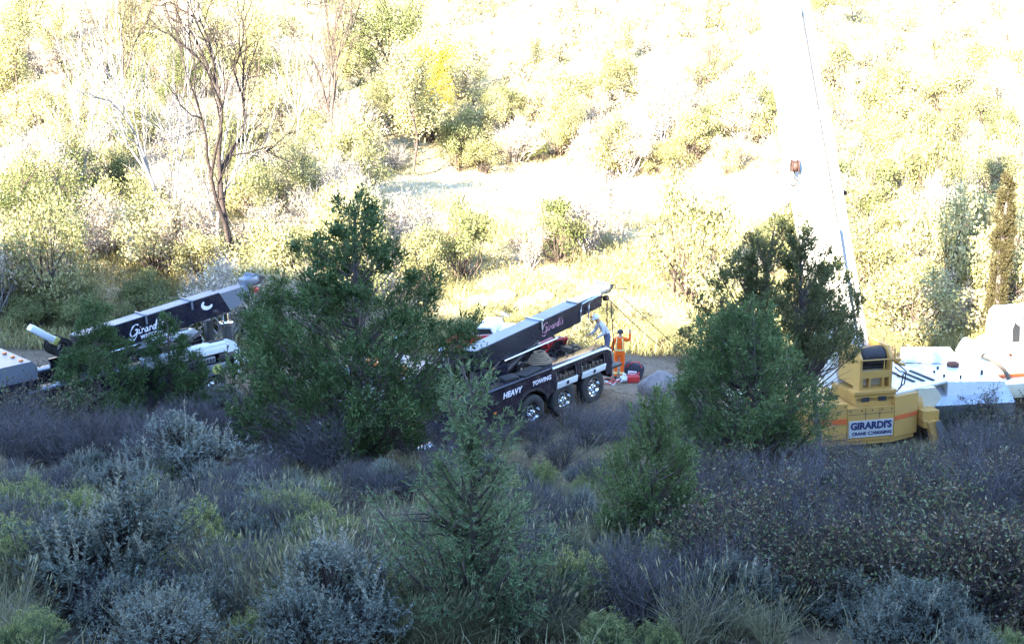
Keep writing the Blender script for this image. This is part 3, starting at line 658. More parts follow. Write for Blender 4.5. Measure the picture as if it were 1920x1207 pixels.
# ------------------------------------------------------------------ mobile crane
def crane():
    O, yaw, pi = PADS[2][:3]
    root = empty('mobile_crane', M=frame_matrix(O, yaw, pi)); tag(root, 'yellow and cream mobile crane with white sign plate on its counterweight and raised pale boom', 'crane')
    Y = M['yellow']
    poly = [(-1.72, .12), (-.72, 0), (.66, 0), (1.50, .28), (1.50, 2.3), (-1.72, 2.3)]
    # counterweight: left block, middle block (lower top), right wing, separated by real joints
    cw = MB().prism([(-1.72, .12), (-.735, 0), (-.735, 2.3), (-1.72, 2.3)], .48, 1.50, 'Z').obj('counterweight_block', Y, root, False)
    MB().prism([(-.72, 0), (.655, 0), (.655, 2.3), (-.72, 2.3)], .42, 1.36, 'Z').obj('counterweight_block', Y, root, False)
    MB().prism([(.67, 0), (1.52, .28), (1.52, 2.3), (.67, 2.3)], .44, 1.60, 'Z').obj('counterweight_block', Y, root, False)
    MB().prism([(-2.9, .9), (-1.735, .7), (-1.735, 2.2), (-2.9, 2.2)], .5, 1.45, 'Z').obj('counterweight_block', Y, root, False)
    # lower lip
    MB().prism([(-1.70, .16), (-.72, .04), (.66, .04), (1.46, .32), (1.46, 1.4), (-1.7, 1.4)], .30, .44, 'Z').obj('base_frame', M['yellow'], root, False)
    # wing end, rounded
    MB().lathe([(.001, -.02), (.35, -.02), (.42, .05), (.42, .2), (.001, .2)], (1.52, .75, 1.13), 'X', 20).obj('wing_end', Y, root)
    MB().box((1.70, .5, 1.22), (.05, .05, .16), rotm('X', 20), .01).obj('grab_handle', M['rust'], root)
    # orange stripes
    def stripe(p0, p1, z0a, z0b, h):
        d = Vector((p1[0] - p0[0], p1[1] - p0[1], 0)); n = Vector((d.y, -d.x, 0)).normalized() * .006
        a = Vector((*p0, 0)) + n * .5; b = Vector((*p1, 0)) + n * .5
        return MB().hull([(a.x, a.y, z0a), (b.x, b.y, z0b), (b.x + n.x, b.y + n.y, z0b), (a.x + n.x, a.y + n.y, z0a), (a.x, a.y, z0a + h), (b.x, b.y, z0b + h), (b.x + n.x, b.y + n.y, z0b + h), (a.x + n.x, a.y + n.y, z0a + h)]).obj('orange_stripe', M['orange'], root, False)
    stripe((-1.70, .118), (-.74, .001), .93, .93, .15); stripe((.68, .004), (1.50, .274), .92, .94, .13)
    MB().bx(-.70, .655, -.012, -.004, .905, 1.0).obj('orange_stripe', M['yellow'], root, False)
    sg = MB().bx(-.68, .62, -.03, -.008, .52, 1.0, .004).obj('sign_plate', M['signw'], root, False)
    put_text('lettering', text_mesh("GIRARDI'S", .275, M['navyink'], .0, .012, .98), sg, side_M(-.03, -.034, .845))
    put_text('lettering', text_mesh("CRANE", .125, M['navyink'], .0, .005, 1.05), sg, side_M(-.38, -.034, .63))
    put_text('lettering', text_mesh("RIGGING", .125, M['navyink'], .0, .005, 1.0), sg, side_M(.33, -.034, .63))
    em = MB().tube([(.085 * math.cos(t), .04 * math.sin(t), 0) for t in np.linspace(0, 2 * math.pi, 20, endpoint=False)], .014, 5, True); bmesh.ops.scale(em.bm, vec=(1, 1, .15), verts=em.bm.verts)
    put_text('oval_emblem', em.mesh('oval_emblem', M['navyink']), sg, side_M(-.03, -.034, .63))
    bt = MB()
    for (x, z) in ((-.64, 1.28), (-.64, .50), (.58, 1.28), (.58, .50), (0.0, 1.28), (-.3, 1.28), (.3, 1.28)): bt.cyl((x, -.012, z), (x, .01, z), .022, n=8)
    for x in (-1.6, -1.2, -.8): bt.cyl((x, .12 - (x + 1.72) * .122 - .012, 1.42), (x, .12 - (x + 1.72) * .122 + .02, 1.42), .02, n=8)
    bt.obj('bolts', M['steel'], root)
    sm = MB().bx(-.20, -.185, -.004, .002, 1.02, 1.34).bx(.22, .235, -.004, .002, 1.02, 1.34).bx(-.70, .64, -.004, .002, 1.17, 1.185).obj('panel_seam', M['grime'], root, False)
    # winch tower
    T = MB()
    T.bx(-.42, .68, .10, .16, 1.52, 1.60); T.bx(-.50, .74, .06, .5, 1.70, 1.80, .01)
    T.hull([(-.42, .10, 1.37), (.66, .10, 1.37), (.66, 1.5, 1.37), (-.42, 1.5, 1.37), (-.50, .10, 1.70), (.74, .10, 1.70), (.74, 1.5, 1.70), (-.50, 1.5, 1.70)])
    T.bx(-.34, .62, .14, .20, 2.14, 2.34); T.bx(-.34, .62, .14, .5, 1.80, 1.86); T.bx(-.34, -.24, .203, 1.4, 1.86, 2.338); T.bx(.53, .62, .203, 1.4, 1.86, 2.338); T.bx(-.34, -.24, .14, .20, 1.86, 2.138); T.bx(.53, .62, .14, .20, 1.86, 2.138)
    T.bx(-.06, -.01, .14, .3, 1.86, 2.14); T.bx(.34, .39, .14, .3, 1.86, 2.14)
    T.prism([(.14, 2.34), (.14, 2.70), (.40, 2.98), (1.4, 2.98), (1.4, 2.34)], -.34, -.27, 'X').prism([(.14, 2.34), (.14, 2.70), (.40, 2.98), (1.4, 2.98), (1.4, 2.34)], .55, .62, 'X')
    T.obj('winch_tower', Y, root, False)
    MB().bx(-.235, .525, .48, .52, 1.86, 2.34).obj('tower_back_panel', M['cream'], root, False)
    MB().bx(-.28, -.05, .085, .099, 1.50, 1.62).bx(.22, .45, .085, .099, 1.50, 1.62).obj('vent_opening', M['black'], root, False)
    MB().cyl((-.26, .62, 2.62), (.54, .62, 2.62), .30, n=28).cyl((-.26, .45, 2.40), (.54, .45, 2.40), .07, n=12).obj('winch_drum', M['black'], root)
    w = MB()
    for k in range(14): w.lathe([(.30, k * .052 - .005), (.318, k * .052 + .013), (.30, k * .052 + .031)], (-.22, .62, 2.62), 'X', 24)
    w.obj('rope_winding', M['steel'], root)
    MB().tube([(-.34, .12, 2.66), (.62, .12, 2.66)], .018, 6).tube([(.36, .12, 2.36), (.36, .12, 2.66)], .014, 6).tube([(-.30, .15, 3.02), (.10, .3, 3.02)], .015, 6).obj('guard_rail', Y, root)
    MB().box((.80, .3, 2.58), (.22, .16, .1), None, .02).box((.74, .25, 2.72), (.04, .04, .4), None, .01).box((.92, .3, 2.46), (.26, .2, .08), rotm('Y', 15), .02).obj('hoist_motor', M['yellow'], root)
    MB().cyl((.78, .12, 2.22), (.86, .05, 2.18), .09, n=12).obj('work_lamp', M['chrome'], root)
    MB().tube([(.78, .2, 2.5), (.98, .05, 2.3), (.95, .05, 1.95), (.80, .1, 1.8)], .02, 6).tube([(.72, .2, 2.4), (.90, .05, 2.2), (.86, .08, 1.85), (.76, .1, 1.72)], .02, 6).obj('hoses', M['black'], root)
    MB().box((-.98, .55, 1.54), (.34, .24, .1), rotm('Z', 10), .03).cyl((-.98, .55, 1.5), (-.98, .55, 1.7), .06, n=10).box((-1.3, .7, 1.53), (.2, .3, .06), rotm('Z', -20), .01).obj('lifting_lug', M['rust'], root)
    # superstructure deck, sloping up to the right rear
    MB().prism([(.70, .12), (1.52, .42), (2.80, .95), (3.05, 3.4), (.9, 3.4)], 1.605, 1.66, 'Z').obj('deck_plate', M['creamw'], root, False)
    for k in range(3):
        x = 1.78 + k * .30; y = 1.62
        MB().box((x, y, 1.675), (.10, 1.15, .035), rotm('Z', 4), .005).obj('vent_slot', M['black'], root)
    dk = MB().hull([(2.83, .96, .9), (4.7, .9, .9), (5.3, 3.2, .9), (3.08, 3.4, .9), (2.83, .96, 1.62), (4.6, .95, 1.52), (5.2, 3.2, 1.55), (3.08, 3.4, 1.64)]).obj('carrier_deck', M['white'], root, False)
    MB().hull([(2.6, 3.0, 1.70), (4.4, 2.75, 1.60), (4.5, 3.3, 1.60), (2.8, 3.6, 1.72), (2.75, 3.5, 2.02), (4.3, 3.3, 1.95), (4.4, 3.5, 1.95), (2.85, 3.65, 2.02)]).obj('raised_cover', M['creamw'], root, False)
    for (x, y) in ((2.95, 1.9), (3.0, 1.45), (3.3, 2.3), (3.4, 1.25), (4.3, 1.6)): MB().cyl((x, y, 1.50), (x, y, 1.70), .035, n=8).obj('deck_bolt', M['black'], root)
    MB().lathe([(.001, .02), (.14, 0), (.18, -.03), (.17, -.2)], (3.95, 2.55, 1.74), 'Z', 16).obj('filler_cap', M['rust'], root)
    MB().prism([(1.55, .95), (2.1, 1.0), (2.35, 1.35), (2.15, 1.64), (1.62, 1.64), (1.55, 1.4)], .45, 1.6, 'Y').obj('turntable_housing', M['cream'], root)
    # muffler
    d = MB().lathe([(.001, -.38), (.22, -.36), (.29, -.28), (.29, .14), (.23, .2), (.2, .22), (.2, .34), (.12, .38), (.001, .38)], (0, 0, 0), 'X', 24)
    o = d.obj('muffler', M['alu'], root); o.matrix_local = Matrix.Translation((4.72, 2.9, 1.98)) @ rotm('Z', -40) @ rotm('Y', 25)
    MB().tube([(5.0, 2.8, 1.84), (5.3, 2.6, 1.7), (5.5, 2.3, 1.45), (5.55, 2.1, 1.2)], .06, 8).obj('exhaust_pipe', M['grime'], root)
    # polished storage box
    MB().hull([(2.62, .75, .35), (4.75, .55, .35), (4.8, 1.2, .35), (2.7, 1.25, .35), (2.35, .72, 1.0), (4.7, .5, 1.0), (4.8, 1.2, 1.38), (2.6, 1.25, 1.40)]).obj('storage_box', M['alu'], root, False)
    # outrigger box and jack leg
    MB().bx(1.56, 2.05, .05, .5, .82, 1.10, .01).hull([(1.60, .0, .62), (1.95, .0, .62), (2.05, .4, .62), (1.6, .4, .62), (1.58, .0, .83), (2.05, .0, .83), (2.05, .4, .83), (1.58, .4, .83)]).obj('outrigger_box', Y, root, False)
    MB().hull([(1.9, -.1, .0), (2.55, -.1, -.12), (2.55, .1, -.12), (1.9, .1, .0), (1.66, -.08, .80), (1.92, -.08, .84), (1.92, .1, .84), (1.66, .1, .80)]).obj('outrigger_leg', M['yellow'], root, False)
    MB().hull([(2.0, -.14, .25), (2.5, -.14, -.02), (2.55, -.1, -.02), (2.05, -.1, .25), (1.84, -.14, .84), (1.98, -.14, .86), (2.0, -.1, .86), (1.86, -.1, .84)]).obj('worn_face', M['alu'], root, False)
    # left jack and ring
    MB().prism([(-2.0, .95), (-1.62, .46), (-1.62, .44), (-1.72, .36), (-2.05, .40)], .05, .13, 'Y').obj('jack_bracket', Y, root, False)
    MB().lathe([(.001, .30), (.30, .30), (.32, .33), (.32, .42), (.28, .42), (.27, .36), (.001, .36)], (-1.88, .2, 0), 'Z', 24).obj('jack_pad', Y, root)
    MB().cyl((-1.88, .2, -.1), (-1.88, .2, .30), .12, n=12).obj('jack_post', M['black'], root)
    MB().tube([(-3.15 + .34 * math.cos(t), .3, .62 + .34 * math.sin(t)) for t in np.linspace(0, 2 * math.pi, 28, endpoint=False)], .045, 8, True).obj('guide_ring', Y, root)
    MB().bx(-3.4, -2.8, .5, .9, .3, 1.0, .02).obj('ring_bracket', Y, root, False)
    # carrier chassis, wheels
    MB().bx(-2.6, 9.5, 2.2, 4.4, .55, 1.0, .03).bx(5.3, 9.5, 2.9, 5.2, .85, 1.32, .05).obj('carrier_chassis', M['cream'], root)
    MB().bx(5.35, 9.5, 2.88, 2.896, 1.0, 1.11).obj('orange_stripe', M['orange'], root, False)
    for x in (-1.6, 0.0, 4.6, 6.2, 8.4):
        for s in ((2.35, 4.3) if x < 4 else (3.4, 5.0)):
            e = link('wheel', WM[0], root); e.location = (x, s, .55); e.scale = (1.15, 1.2, 1.15)
            if s > 3: e.rotation_euler = (0, 0, math.pi)
            for n, m_ in (('rim', WM[1]), ('hub_cap', WM[2])): link(n, m_, e)
    # carrier body and cab at the right
    MB().bx(5.95, 9.5, 3.4, 5.1, 1.32, 1.72, .06).obj('engine_cover', M['cream'], root)
    C = MB().prism([(6.75, 1.72), (6.72, 2.2), (6.80, 2.65), (6.95, 2.78), (9.4, 2.8), (9.4, 1.72)], 3.9, 5.2, 'Y').obj('operator_cab', M['white'], root, False)
    MB().prism([(6.80, 1.84), (6.79, 2.3), (6.86, 2.5), (7.05, 2.35), (7.08, 1.84)], 3.885, 3.897, 'Y').obj('quarter_window', M['glass'], C, False)
    MB().bx(7.2, 8.6, 3.885, 3.897, 1.86, 2.3).obj('cab_window', M['glass'], C, False)
    MB().bx(7.12, 7.15, 3.87, 3.90, 1.74, 2.72).obj('door_seam', M['steel'], C, False)
    MB().bx(6.0, 6.6, 3.3, 4.6, 1.72, 1.98, .08).obj('cab_step_box', M['white'], root)
    MB().cyl((6.35, 3.25, 1.62), (6.35, 3.31, 1.62), .05, n=10).obj('marker_lamp', M['rust'], root)
    # boom: telescoping sections rising from behind the tower
    p0 = Vector((.15, 1.9, 2.0)); p1 = Vector((-2.15, 2.6, 14.0)); ax = (p1 - p0).normalized()
    u = Vector((1, 0, 0)); u = (u - ax * u.dot(ax)).normalized(); v = ax.cross(u)
    def section(name, s0, s1, w, d, mat):
        A = p0 + ax * s0; B = p0 + ax * s1; cs = []
        for c in (A, B):
            cs += [c - u * w / 2 - v * d / 2, c + u * w / 2 - v * d / 2, c + u * w / 2 + v * d / 2, c - u * w / 2 + v * d / 2]
        return MB().hull([tuple(q) for q in cs]).obj(name, mat, root, False)
    section('boom_section', -1.0, 7.4, 1.12, 1.0, M['creamw']); section('boom_section', 7.4, 15.5, 1.02, .9, M['creamw']); section('boom_section', 15.5, 23.0, .9, .8, M['creamw'])
    section('boom_collar', 7.25, 7.45, 1.2, 1.08, M['creamw'])
    A = p0 + u * .26 + v * (-.56)
    A = p0 + u * .24 + (v * .52 if (v.y < 0) else -v * .52)
    MB().tube([tuple(A + ax * s) for s in (0, 4, 8, 14, 22)], .022, 6).obj('hoist_rope', M['steel'], root)
    A2 = p0 + u * .40 + (v * .53 if (v.y < 0) else -v * .53)
    MB().tube([tuple(A2 + ax * s) for s in (0, 4, 7.2)], .012, 6).obj('hose', M['steel'], root)
    A = p0 + u * .62
    B = A + ax * 5.0
    MB().box(tuple(B + u * .08), (.3, .3, .12), rotm('Y', -8), .02).box(tuple(B + ax * .18 - u * .03), (.1, .3, .34), rotm('Y', -12), .02).obj('boom_bracket', M['rust'], root)
    # near luffing ram
    MB().cyl((.2, 1.3, 1.8), tuple(p0 + ax * 4.2 - u * .0 + (v * .7 if v.y < 0 else -v * .7)), .16, n=16).obj('luffing_ram', M['creamw'], root)
    bpy.context.view_layer.update()
    return root, p0, ax, u, v
CR, bp0, bax, bu, bv = crane()
# hook block hanging before the boom
CMW = CR.matrix_world.copy()
hp = Vector(at(1490, 312, 30.2).tolist())
hb = empty('hook_block', hp); tag(hb, 'rust-red hook block with dangling hooks hanging in front of the pale crane boom', 'hook block')
MB().lathe([(.001, -.06), (.13, -.06), (.15, -.03), (.15, .03), (.13, .06), (.001, .06)], (0, 0, 0), 'X', 24).obj('sheave', M['rust'], hb)
MB().prism([(-.13, -.15), (.13, -.15), (.15, .05), (.08, .19), (-.08, .19), (-.15, .05)], -.10, -.07, 'X').prism([(-.13, -.15), (.13, -.15), (.15, .05), (.08, .19), (-.08, .19), (-.15, .05)], .07, .10, 'X').obj('side_plate', M['rust'], hb, False)
MB().tube([(.0, 0, -.15), (0, 0, -.3)], .03, 8).tube([(0, 0, -.3), (.07, 0, -.38), (.07, 0, -.48), (0, 0, -.54), (-.07, 0, -.5), (-.08, 0, -.44)], [.03, .035, .04, .035, .03, .015], 8).obj('hook', M['steel'], hb)
MB().tube([(-.10, 0, -.2), (-.16, 0, -.7), (-.15, 0, -1.0)], .010, 5).tube([(.08, 0, -.4), (.18, 0, -.9), (.2, 0, -1.25)], .010, 5).tube([(.2, 0, -.2), (.3, 0, -.8), (.32, 0, -1.3)], .009, 5).obj('chain_sling', M['steel'], hb)
MB().tube([(-.15, 0, -1.0), (-.1, 0, -1.08), (-.18, 0, -1.12)], .025, 6).tube([(.2, 0, -1.25), (.25, 0, -1.33), (.16, 0, -1.37)], .025, 6).obj('sling_hook', M['steel'], hb)
MB().tube([(-.05, 0, .15), (-.25, .2, 9.0)], .011, 5).tube([(.05, 0, .15), (-.15, .2, 9.0)], .011, 5).obj('fall_line', M['alu'], hb)

# ------------------------------------------------------------------ cables from the second wrecker's boom
def wpt(root, p): return root.matrix_world @ Vector(p)
tip = wpt(T2, (5.05, -.1, 2.85))
def cable(name, a, b, r, label, sag=.0):
    a = Vector(a); b = Vector(b); pts = [a.lerp(b, t) - Vector((0, 0, sag * 4 * t * (1 - t))) for t in np.linspace(0, 1, 9)]
    o = MB().tube([tuple(p - a) for p in pts], r, 6).obj(name, M['steel']); o.location = a
    return tag(o, label, 'cable', 'winch cables at the centre tow truck')
G1 = Vector(at(1236, 648, 42).tolist()); G2 = Vector(at(1275, 655, 44).tolist())
cable('winch_cable', tip + Vector((0, 0, -.1)), G1, .016, 'lower slanting steel cable running right from the centre truck boom tip past the worker', .05)
cable('winch_cable', tip + Vector((.45, .3, -.05)), G2, .016, 'upper slanting steel cable running right from the centre truck boom tip to the brush', .02)
cable('hanging_cable', tip + Vector((-.05, 0, -.2)), tip + Vector((-.02, .1, -1.7)), .02, 'left one of the two cables hanging straight down from the centre truck boom tip')
cable('hanging_cable', tip + Vector((.08, 0, -.2)), tip + Vector((.22, .1, -1.9)), .02, 'right one of the two cables hanging straight down from the centre truck boom tip')
cable('tip_cable', tip + Vector((.1, .1, .25)), Vector(at(1176, 542, 38).tolist()), .016, 'short level cable sticking out right from the centre truck boom tip')

# ------------------------------------------------------------------ people
def body_mesh(name, J, E, regions, mats, face=None):
    """J: {joint: (pos, radius)}, E: edges, regions: joint -> material index"""
    names = list(J); me = bpy.data.meshes.new(name)
    me.from_pydata([J[n][0] for n in names], [(names.index(a), names.index(b)) for a, b in E], [])
    o = bpy.data.objects.new('tmp_body', me); COL.objects.link(o)
    sk = o.modifiers.new('skin', 'SKIN'); sk.use_smooth_shade = True
    for i, n in enumerate(names):
        r = J[n][1]; me.skin_vertices[0].data[i].radius = r if isinstance(r, tuple) else (r, r)
    me.skin_vertices[0].data[0].use_root = True
    o.modifiers.new('sub', 'SUBSURF').levels = 2
    dg = bpy.context.evaluated_depsgraph_get(); dg.update()
    m2 = bpy.data.meshes.new_from_object(o.evaluated_get(dg)); bpy.data.objects.remove(o); m2.name = name
    m2.materials.clear()
    for m_ in mats: m2.materials.append(m_)
    P = np.array([J[n][0] for n in names])
    # region by nearest bone
    seg = [(np.array(J[a][0]), np.array(J[b][0]), regions.get(b, regions.get(a, 0))) for a, b in E]
    for f in m2.polygons:
        c = np.array(f.center); best = 1e9; mi = 0
        for a, b, r_ in seg:
            d = b - a; t = np.clip(np.dot(c - a, d) / (np.dot(d, d) + 1e-9), 0, 1); q = np.linalg.norm(c - a - d * t)
            if q < best: best = q; mi = r_
        f.material_index = mi; f.use_smooth = True
    return m2
def hand(J, E, wrist, d, side, pref, up=Vector((0, 0, 1))):
    """palm and five fingers, slightly curled; d: direction of hand"""
    w = Vector(J[wrist][0]); d = Vector(d).normalized(); s = d.cross(up).normalized() * side; n = s.cross(d).normalized() * side
    palm = w + d * .07; J[pref + 'palm'] = (tuple(palm), (.038, .022)); E.append((wrist, pref + 'palm'))
    for k, (o_, L_) in enumerate(((-.033, .068), (-.011, .078), (.011, .072), (.033, .055))):
        a = palm + d * .03 + s * o_; b = a + d * L_ * .55 - n * .008; c = b + d * L_ * .4 - n * .025
        for q, (p_, r_) in enumerate(((a, .011), (b, .0095), (c, .008))): J[f'{pref}f{k}{q}'] = (tuple(p_), r_)
        E += [(pref + 'palm', f'{pref}f{k}0'), (f'{pref}f{k}0', f'{pref}f{k}1'), (f'{pref}f{k}1', f'{pref}f{k}2')]
    a = w + d * .04 - s * .035; b = a + d * .035 - s * .025 - n * .01; J[pref + 't0'] = (tuple(a), .013); J[pref + 't1'] = (tuple(b), .010)
    E += [(pref + 'palm', pref + 't0'), (pref + 't0', pref + 't1')]

def orange_worker():
    base, d = gp(1161, 686)
    P = Vector(at(1161, 686, 41).tolist())
    P.z = float(hgt(P.x, P.y))
    root = empty('person', P, None); tag(root, 'person in orange coveralls with reflective tape and dark cap, one arm raised', 'person', 'workers behind the centre tow truck')
    J = {'pelvis': ((0, 0, .98), (.165, .13)), 'waist': ((0, 0, 1.12), (.15, .115)), 'chest': ((.01, 0, 1.33), (.175, .125)), 'neckb': ((.01, .0, 1.50), (.09, .08)),
         'neck': ((.01, .01, 1.56), .058), 'head': ((.01, .02, 1.66), (.078, .095)), 'crown': ((.01, .01, 1.745), (.07, .085)), 'nose': ((.01, .115, 1.66), .018),
         'hipL': ((-.10, 0, .92), .105), 'kneeL': ((-.115, .02, .50), .072), 'ankL': ((-.12, -.02, .11), .055), 'toeL': ((-.14, .13, .05), .045), 'heelL': ((-.12, -.05, .05), .045),
         'hipR': ((.10, 0, .92), .105), 'kneeR': ((.10, .04, .50), .072), 'ankR': ((.09, .0, .11), .055), 'toeR': ((.12, .15, .05), .045), 'heelR': ((.09, -.04, .05), .045),
         'shL': ((-.175, 0, 1.44), .075), 'elL': ((-.25, .02, 1.16), .055), 'wrL': ((-.27, .14, .95), .04),
         'shR': ((.19, 0, 1.45), .075), 'elR': ((.34, .05, 1.42), .056), 'wrR': ((.33, .08, 1.66), .04)}
    E = [('pelvis', 'waist'), ('waist', 'chest'), ('chest', 'neckb'), ('neckb', 'neck'), ('neck', 'head'), ('head', 'crown'), ('head', 'nose'),
         ('pelvis', 'hipL'), ('hipL', 'kneeL'), ('kneeL', 'ankL'), ('ankL', 'toeL'), ('ankL', 'heelL'), ('pelvis', 'hipR'), ('hipR', 'kneeR'), ('kneeR', 'ankR'), ('ankR', 'toeR'), ('ankR', 'heelR'),
         ('neckb', 'shL'), ('shL', 'elL'), ('elL', 'wrL'), ('neckb', 'shR'), ('shR', 'elR'), ('elR', 'wrR')]
    hand(J, E, 'wrL', (-.02, .12, -.1), 1, 'L'); hand(J, E, 'wrR', (0, .02, .1), -1, 'R', Vector((0, 1, 0)))
    reg = {k: 1 for k in J if k in ('neck', 'head', 'crown', 'nose') or k[1:] in ('palm', 't0', 't1') or (len(k) > 2 and k[1] == 'f')}
    reg.update({'toeL': 2, 'toeR': 2, 'heelL': 2, 'heelR': 2})
    o = link('body', body_mesh('body', J, E, reg, [M['hivis'], M['skin'], M['darkcloth']]), root)
    # cap
    MB().lathe([(.105, -.04), (.108, 0), (.095, .05), (.06, .085), (.001, .1)], (.01, .015, 1.71), 'Z', 20).box((.01, .14, 1.69), (.13, .1, .015), rotm('X', -10), .004).obj('cap', M['darkcloth'], root)
    # hair, ears
    for s in (-1, 1): MB().box((.01 + s * .088, .015, 1.645), (.02, .03, .055), None, .008).obj('ear', M['skin'], root)
    def band(z0, z1, rx, ry, cx=0, cy=0, n=28):
        m_ = MB(); V1 = []; V2 = []; V3 = []; V4 = []
        for k in range(n):
            a = 2 * math.pi * k / n; c, s = math.cos(a), math.sin(a)
            V1.append((cx + rx * c, cy + ry * s, z0)); V2.append((cx + rx * c, cy + ry * s, z1))
        b = m_.bm; A = [b.verts.new(v) for v in V1]; B = [b.verts.new(v) for v in V2]
        A2 = [b.verts.new((cx + (v[0] - cx) * .93, cy + (v[1] - cy) * .93, v[2])) for v in V1]; B2 = [b.verts.new((cx + (v[0] - cx) * .93, cy + (v[1] - cy) * .93, v[2])) for v in V2]
        for k in range(n):
            j = (k + 1) % n
            b.faces.new((A[k], A[j], B[j], B[k])); b.faces.new((A2[j], A2[k], B2[k], B2[j])); b.faces.new((B[k], B[j], B2[j], B2[k])); b.faces.new((A[j], A[k], A2[k], A2[j]))
        return m_
    band(1.06, 1.12, .172, .140).obj('reflective_belt', M['refl'], root)
    for sx in (-.10, .11):
        MB().tube([(sx, -.128, 1.10), (sx, -.142, 1.25), (sx, -.138, 1.40), (sx * .9, -.08, 1.51)], .020, 6).obj('reflective_brace', M['refl'], root)
    for s, kx in ((-1, -.118), (1, .095)): band(.22, .29, .078, .078, kx, .0).obj('leg_tape', M['refl'], root)
    root.rotation_euler = (0, 0, R(-8)); root.scale = (1.1, 1.1, 1.06)
orange_worker()
def grey_worker():
    P = T2.matrix_world @ Vector((4.2, -.62, .80))
    root = empty('person', P); tag(root, 'person bending forward in pale grey shirt and white hard hat behind the centre truck', 'person', 'workers behind the centre tow truck')
    J = {'pelvis': ((0, 0, .98), (.16, .13)), 'waist': ((-.06, 0, 1.10), (.15, .12)), 'chest': ((-.19, 0, 1.28), (.17, .13)), 'neckb': ((-.28, 0, 1.40), (.09, .08)),
         'neck': ((-.32, 0, 1.45), .058), 'head': ((-.38, 0, 1.52), (.085, .085)), 'crown': ((-.41, 0, 1.60), (.075, .075)), 'nose': ((-.48, .0, 1.50), .018),
         'hipL': ((0, -.10, .92), .105), 'kneeL': ((-.08, -.12, .50), .072), 'ankL': ((.02, -.12, .11), .055), 'toeL': ((-.13, -.13, .05), .045), 'heelL': ((.05, -.12, .05), .045),
         'hipR': ((0, .10, .92), .105), 'kneeR': ((.06, .11, .50), .072), 'ankR': ((.12, .12, .11), .055), 'toeR': ((-.02, .13, .05), .045), 'heelR': ((.15, .12, .05), .045),
         'shL': ((-.25, -.18, 1.36), .075), 'elL': ((-.22, -.24, 1.08), .055), 'wrL': ((-.40, -.20, .95), .04),
         'shR': ((-.25, .18, 1.36), .075), 'elR': ((-.34, .24, 1.1), .055), 'wrR': ((-.52, .18, 1.0), .04)}
    E = [('pelvis', 'waist'), ('waist', 'chest'), ('chest', 'neckb'), ('neckb', 'neck'), ('neck', 'head'), ('head', 'crown'), ('head', 'nose'),
         ('pelvis', 'hipL'), ('hipL', 'kneeL'), ('kneeL', 'ankL'), ('ankL', 'toeL'), ('ankL', 'heelL'), ('pelvis', 'hipR'), ('hipR', 'kneeR'), ('kneeR', 'ankR'), ('ankR', 'toeR'), ('ankR', 'heelR'),
         ('neckb', 'shL'), ('shL', 'elL'), ('elL', 'wrL'), ('neckb', 'shR'), ('shR', 'elR'), ('elR', 'wrR')]
    hand(J, E, 'wrL', (-.1, 0, -.06), 1, 'L'); hand(J, E, 'wrR', (-.1, 0, -.03), -1, 'R')
    reg = {k: 1 for k in J if k in ('neck', 'head', 'crown', 'nose') or k[1:] in ('palm', 't0', 't1') or (len(k) > 2 and k[1] == 'f')}
    reg.update({'toeL': 3, 'toeR': 3, 'heelL': 3, 'heelR': 3}); reg.update({k: 2 for k in ('hipL', 'kneeL', 'ankL', 'hipR', 'kneeR', 'ankR')})
    link('body', body_mesh('body', J, E, reg, [M['greycloth'], M['skin'], M['denim'], M['darkcloth']]), root)
    h = MB().lathe([(.15, 0), (.115, .01), (.115, .05), (.09, .10), (.05, .13), (.001, .14)], (0, 0, 0), 'Z', 22).obj('hard_hat', M['white'], root); h.location = (-.405, 0, 1.58); h.rotation_euler = (0, R(-25), 0)
    for s in (-1, 1): MB().box((-.38, s * .088, 1.52), (.03, .02, .055), None, .008).obj('ear', M['skin'], root)
    root.rotation_euler = (0, 0, R(15))
grey_worker()

# ------------------------------------------------------------------ gear, boulders, wreck
def place(o, px, py, d=None, dz=0):
    if d is None: p, t = gp(px, py)
    else: p = at(px, py, d); p[2] = float(hgt(p[0], p[1]))
    o.location = (p[0], p[1], p[2] + dz); return o
g = empty('equipment_bag'); tag(g, 'open black equipment bag with a pale label lying behind the orange worker', 'bag')
MB().box((0, 0, .32), (.75, .5, .62), rotm('Y', 14), .16, 3).obj('bag_shell', M['darkcloth'], g)
MB().box((-.08, -.27, .30), (.32, .02, .15), rotm('Y', 6), .01).obj('label_patch', M['white'], g)
MB().tube([(-.3, -.2, .5), (-.1, -.28, .72), (.15, -.28, .72), (.3, -.2, .45)], .022, 6).obj('carry_strap', M['red'], g)
place(g, 1188, 690, 41.3)
g = empty('red_fuel_can'); tag(g, 'low red fuel can lying by the black equipment bag', 'fuel can')
MB().box((0, 0, .14), (.5, .3, .28), rotm('Z', 20), .06, 3).obj('can_body', M['red'], g); MB().tube([(-.12, 0, .28), (-.1, 0, .36), (.1, 0, .36), (.12, 0, .28)], .02, 6).cyl((.2, .06, .27), (.26, .08, .36), .035, n=10).obj('can_handle', M['red'], g)
place(g, 1186, 693, 40.6)
g = empty('white_sack'); tag(g, 'small crumpled white sack at the feet of the orange worker', 'sack')
o = MB().box((0, 0, .13), (.3, .26, .26), None, .1, 3)
for v in o.bm.verts: v.co += Vector((random.uniform(-.03, .03), random.uniform(-.03, .03), random.uniform(-.02, .03)))
o.obj('sack_body', M['white'], g); MB().cyl((0, 0, .24), (.03, 0, .34), .05, .08, n=10).obj('sack_neck', M['white'], g); place(g, 1170, 693, 40.5)
g = empty('chain_pile'); tag(g, 'tangle of red and pale chain and straps left of the orange worker', 'chain')
r_ = random.Random(3)
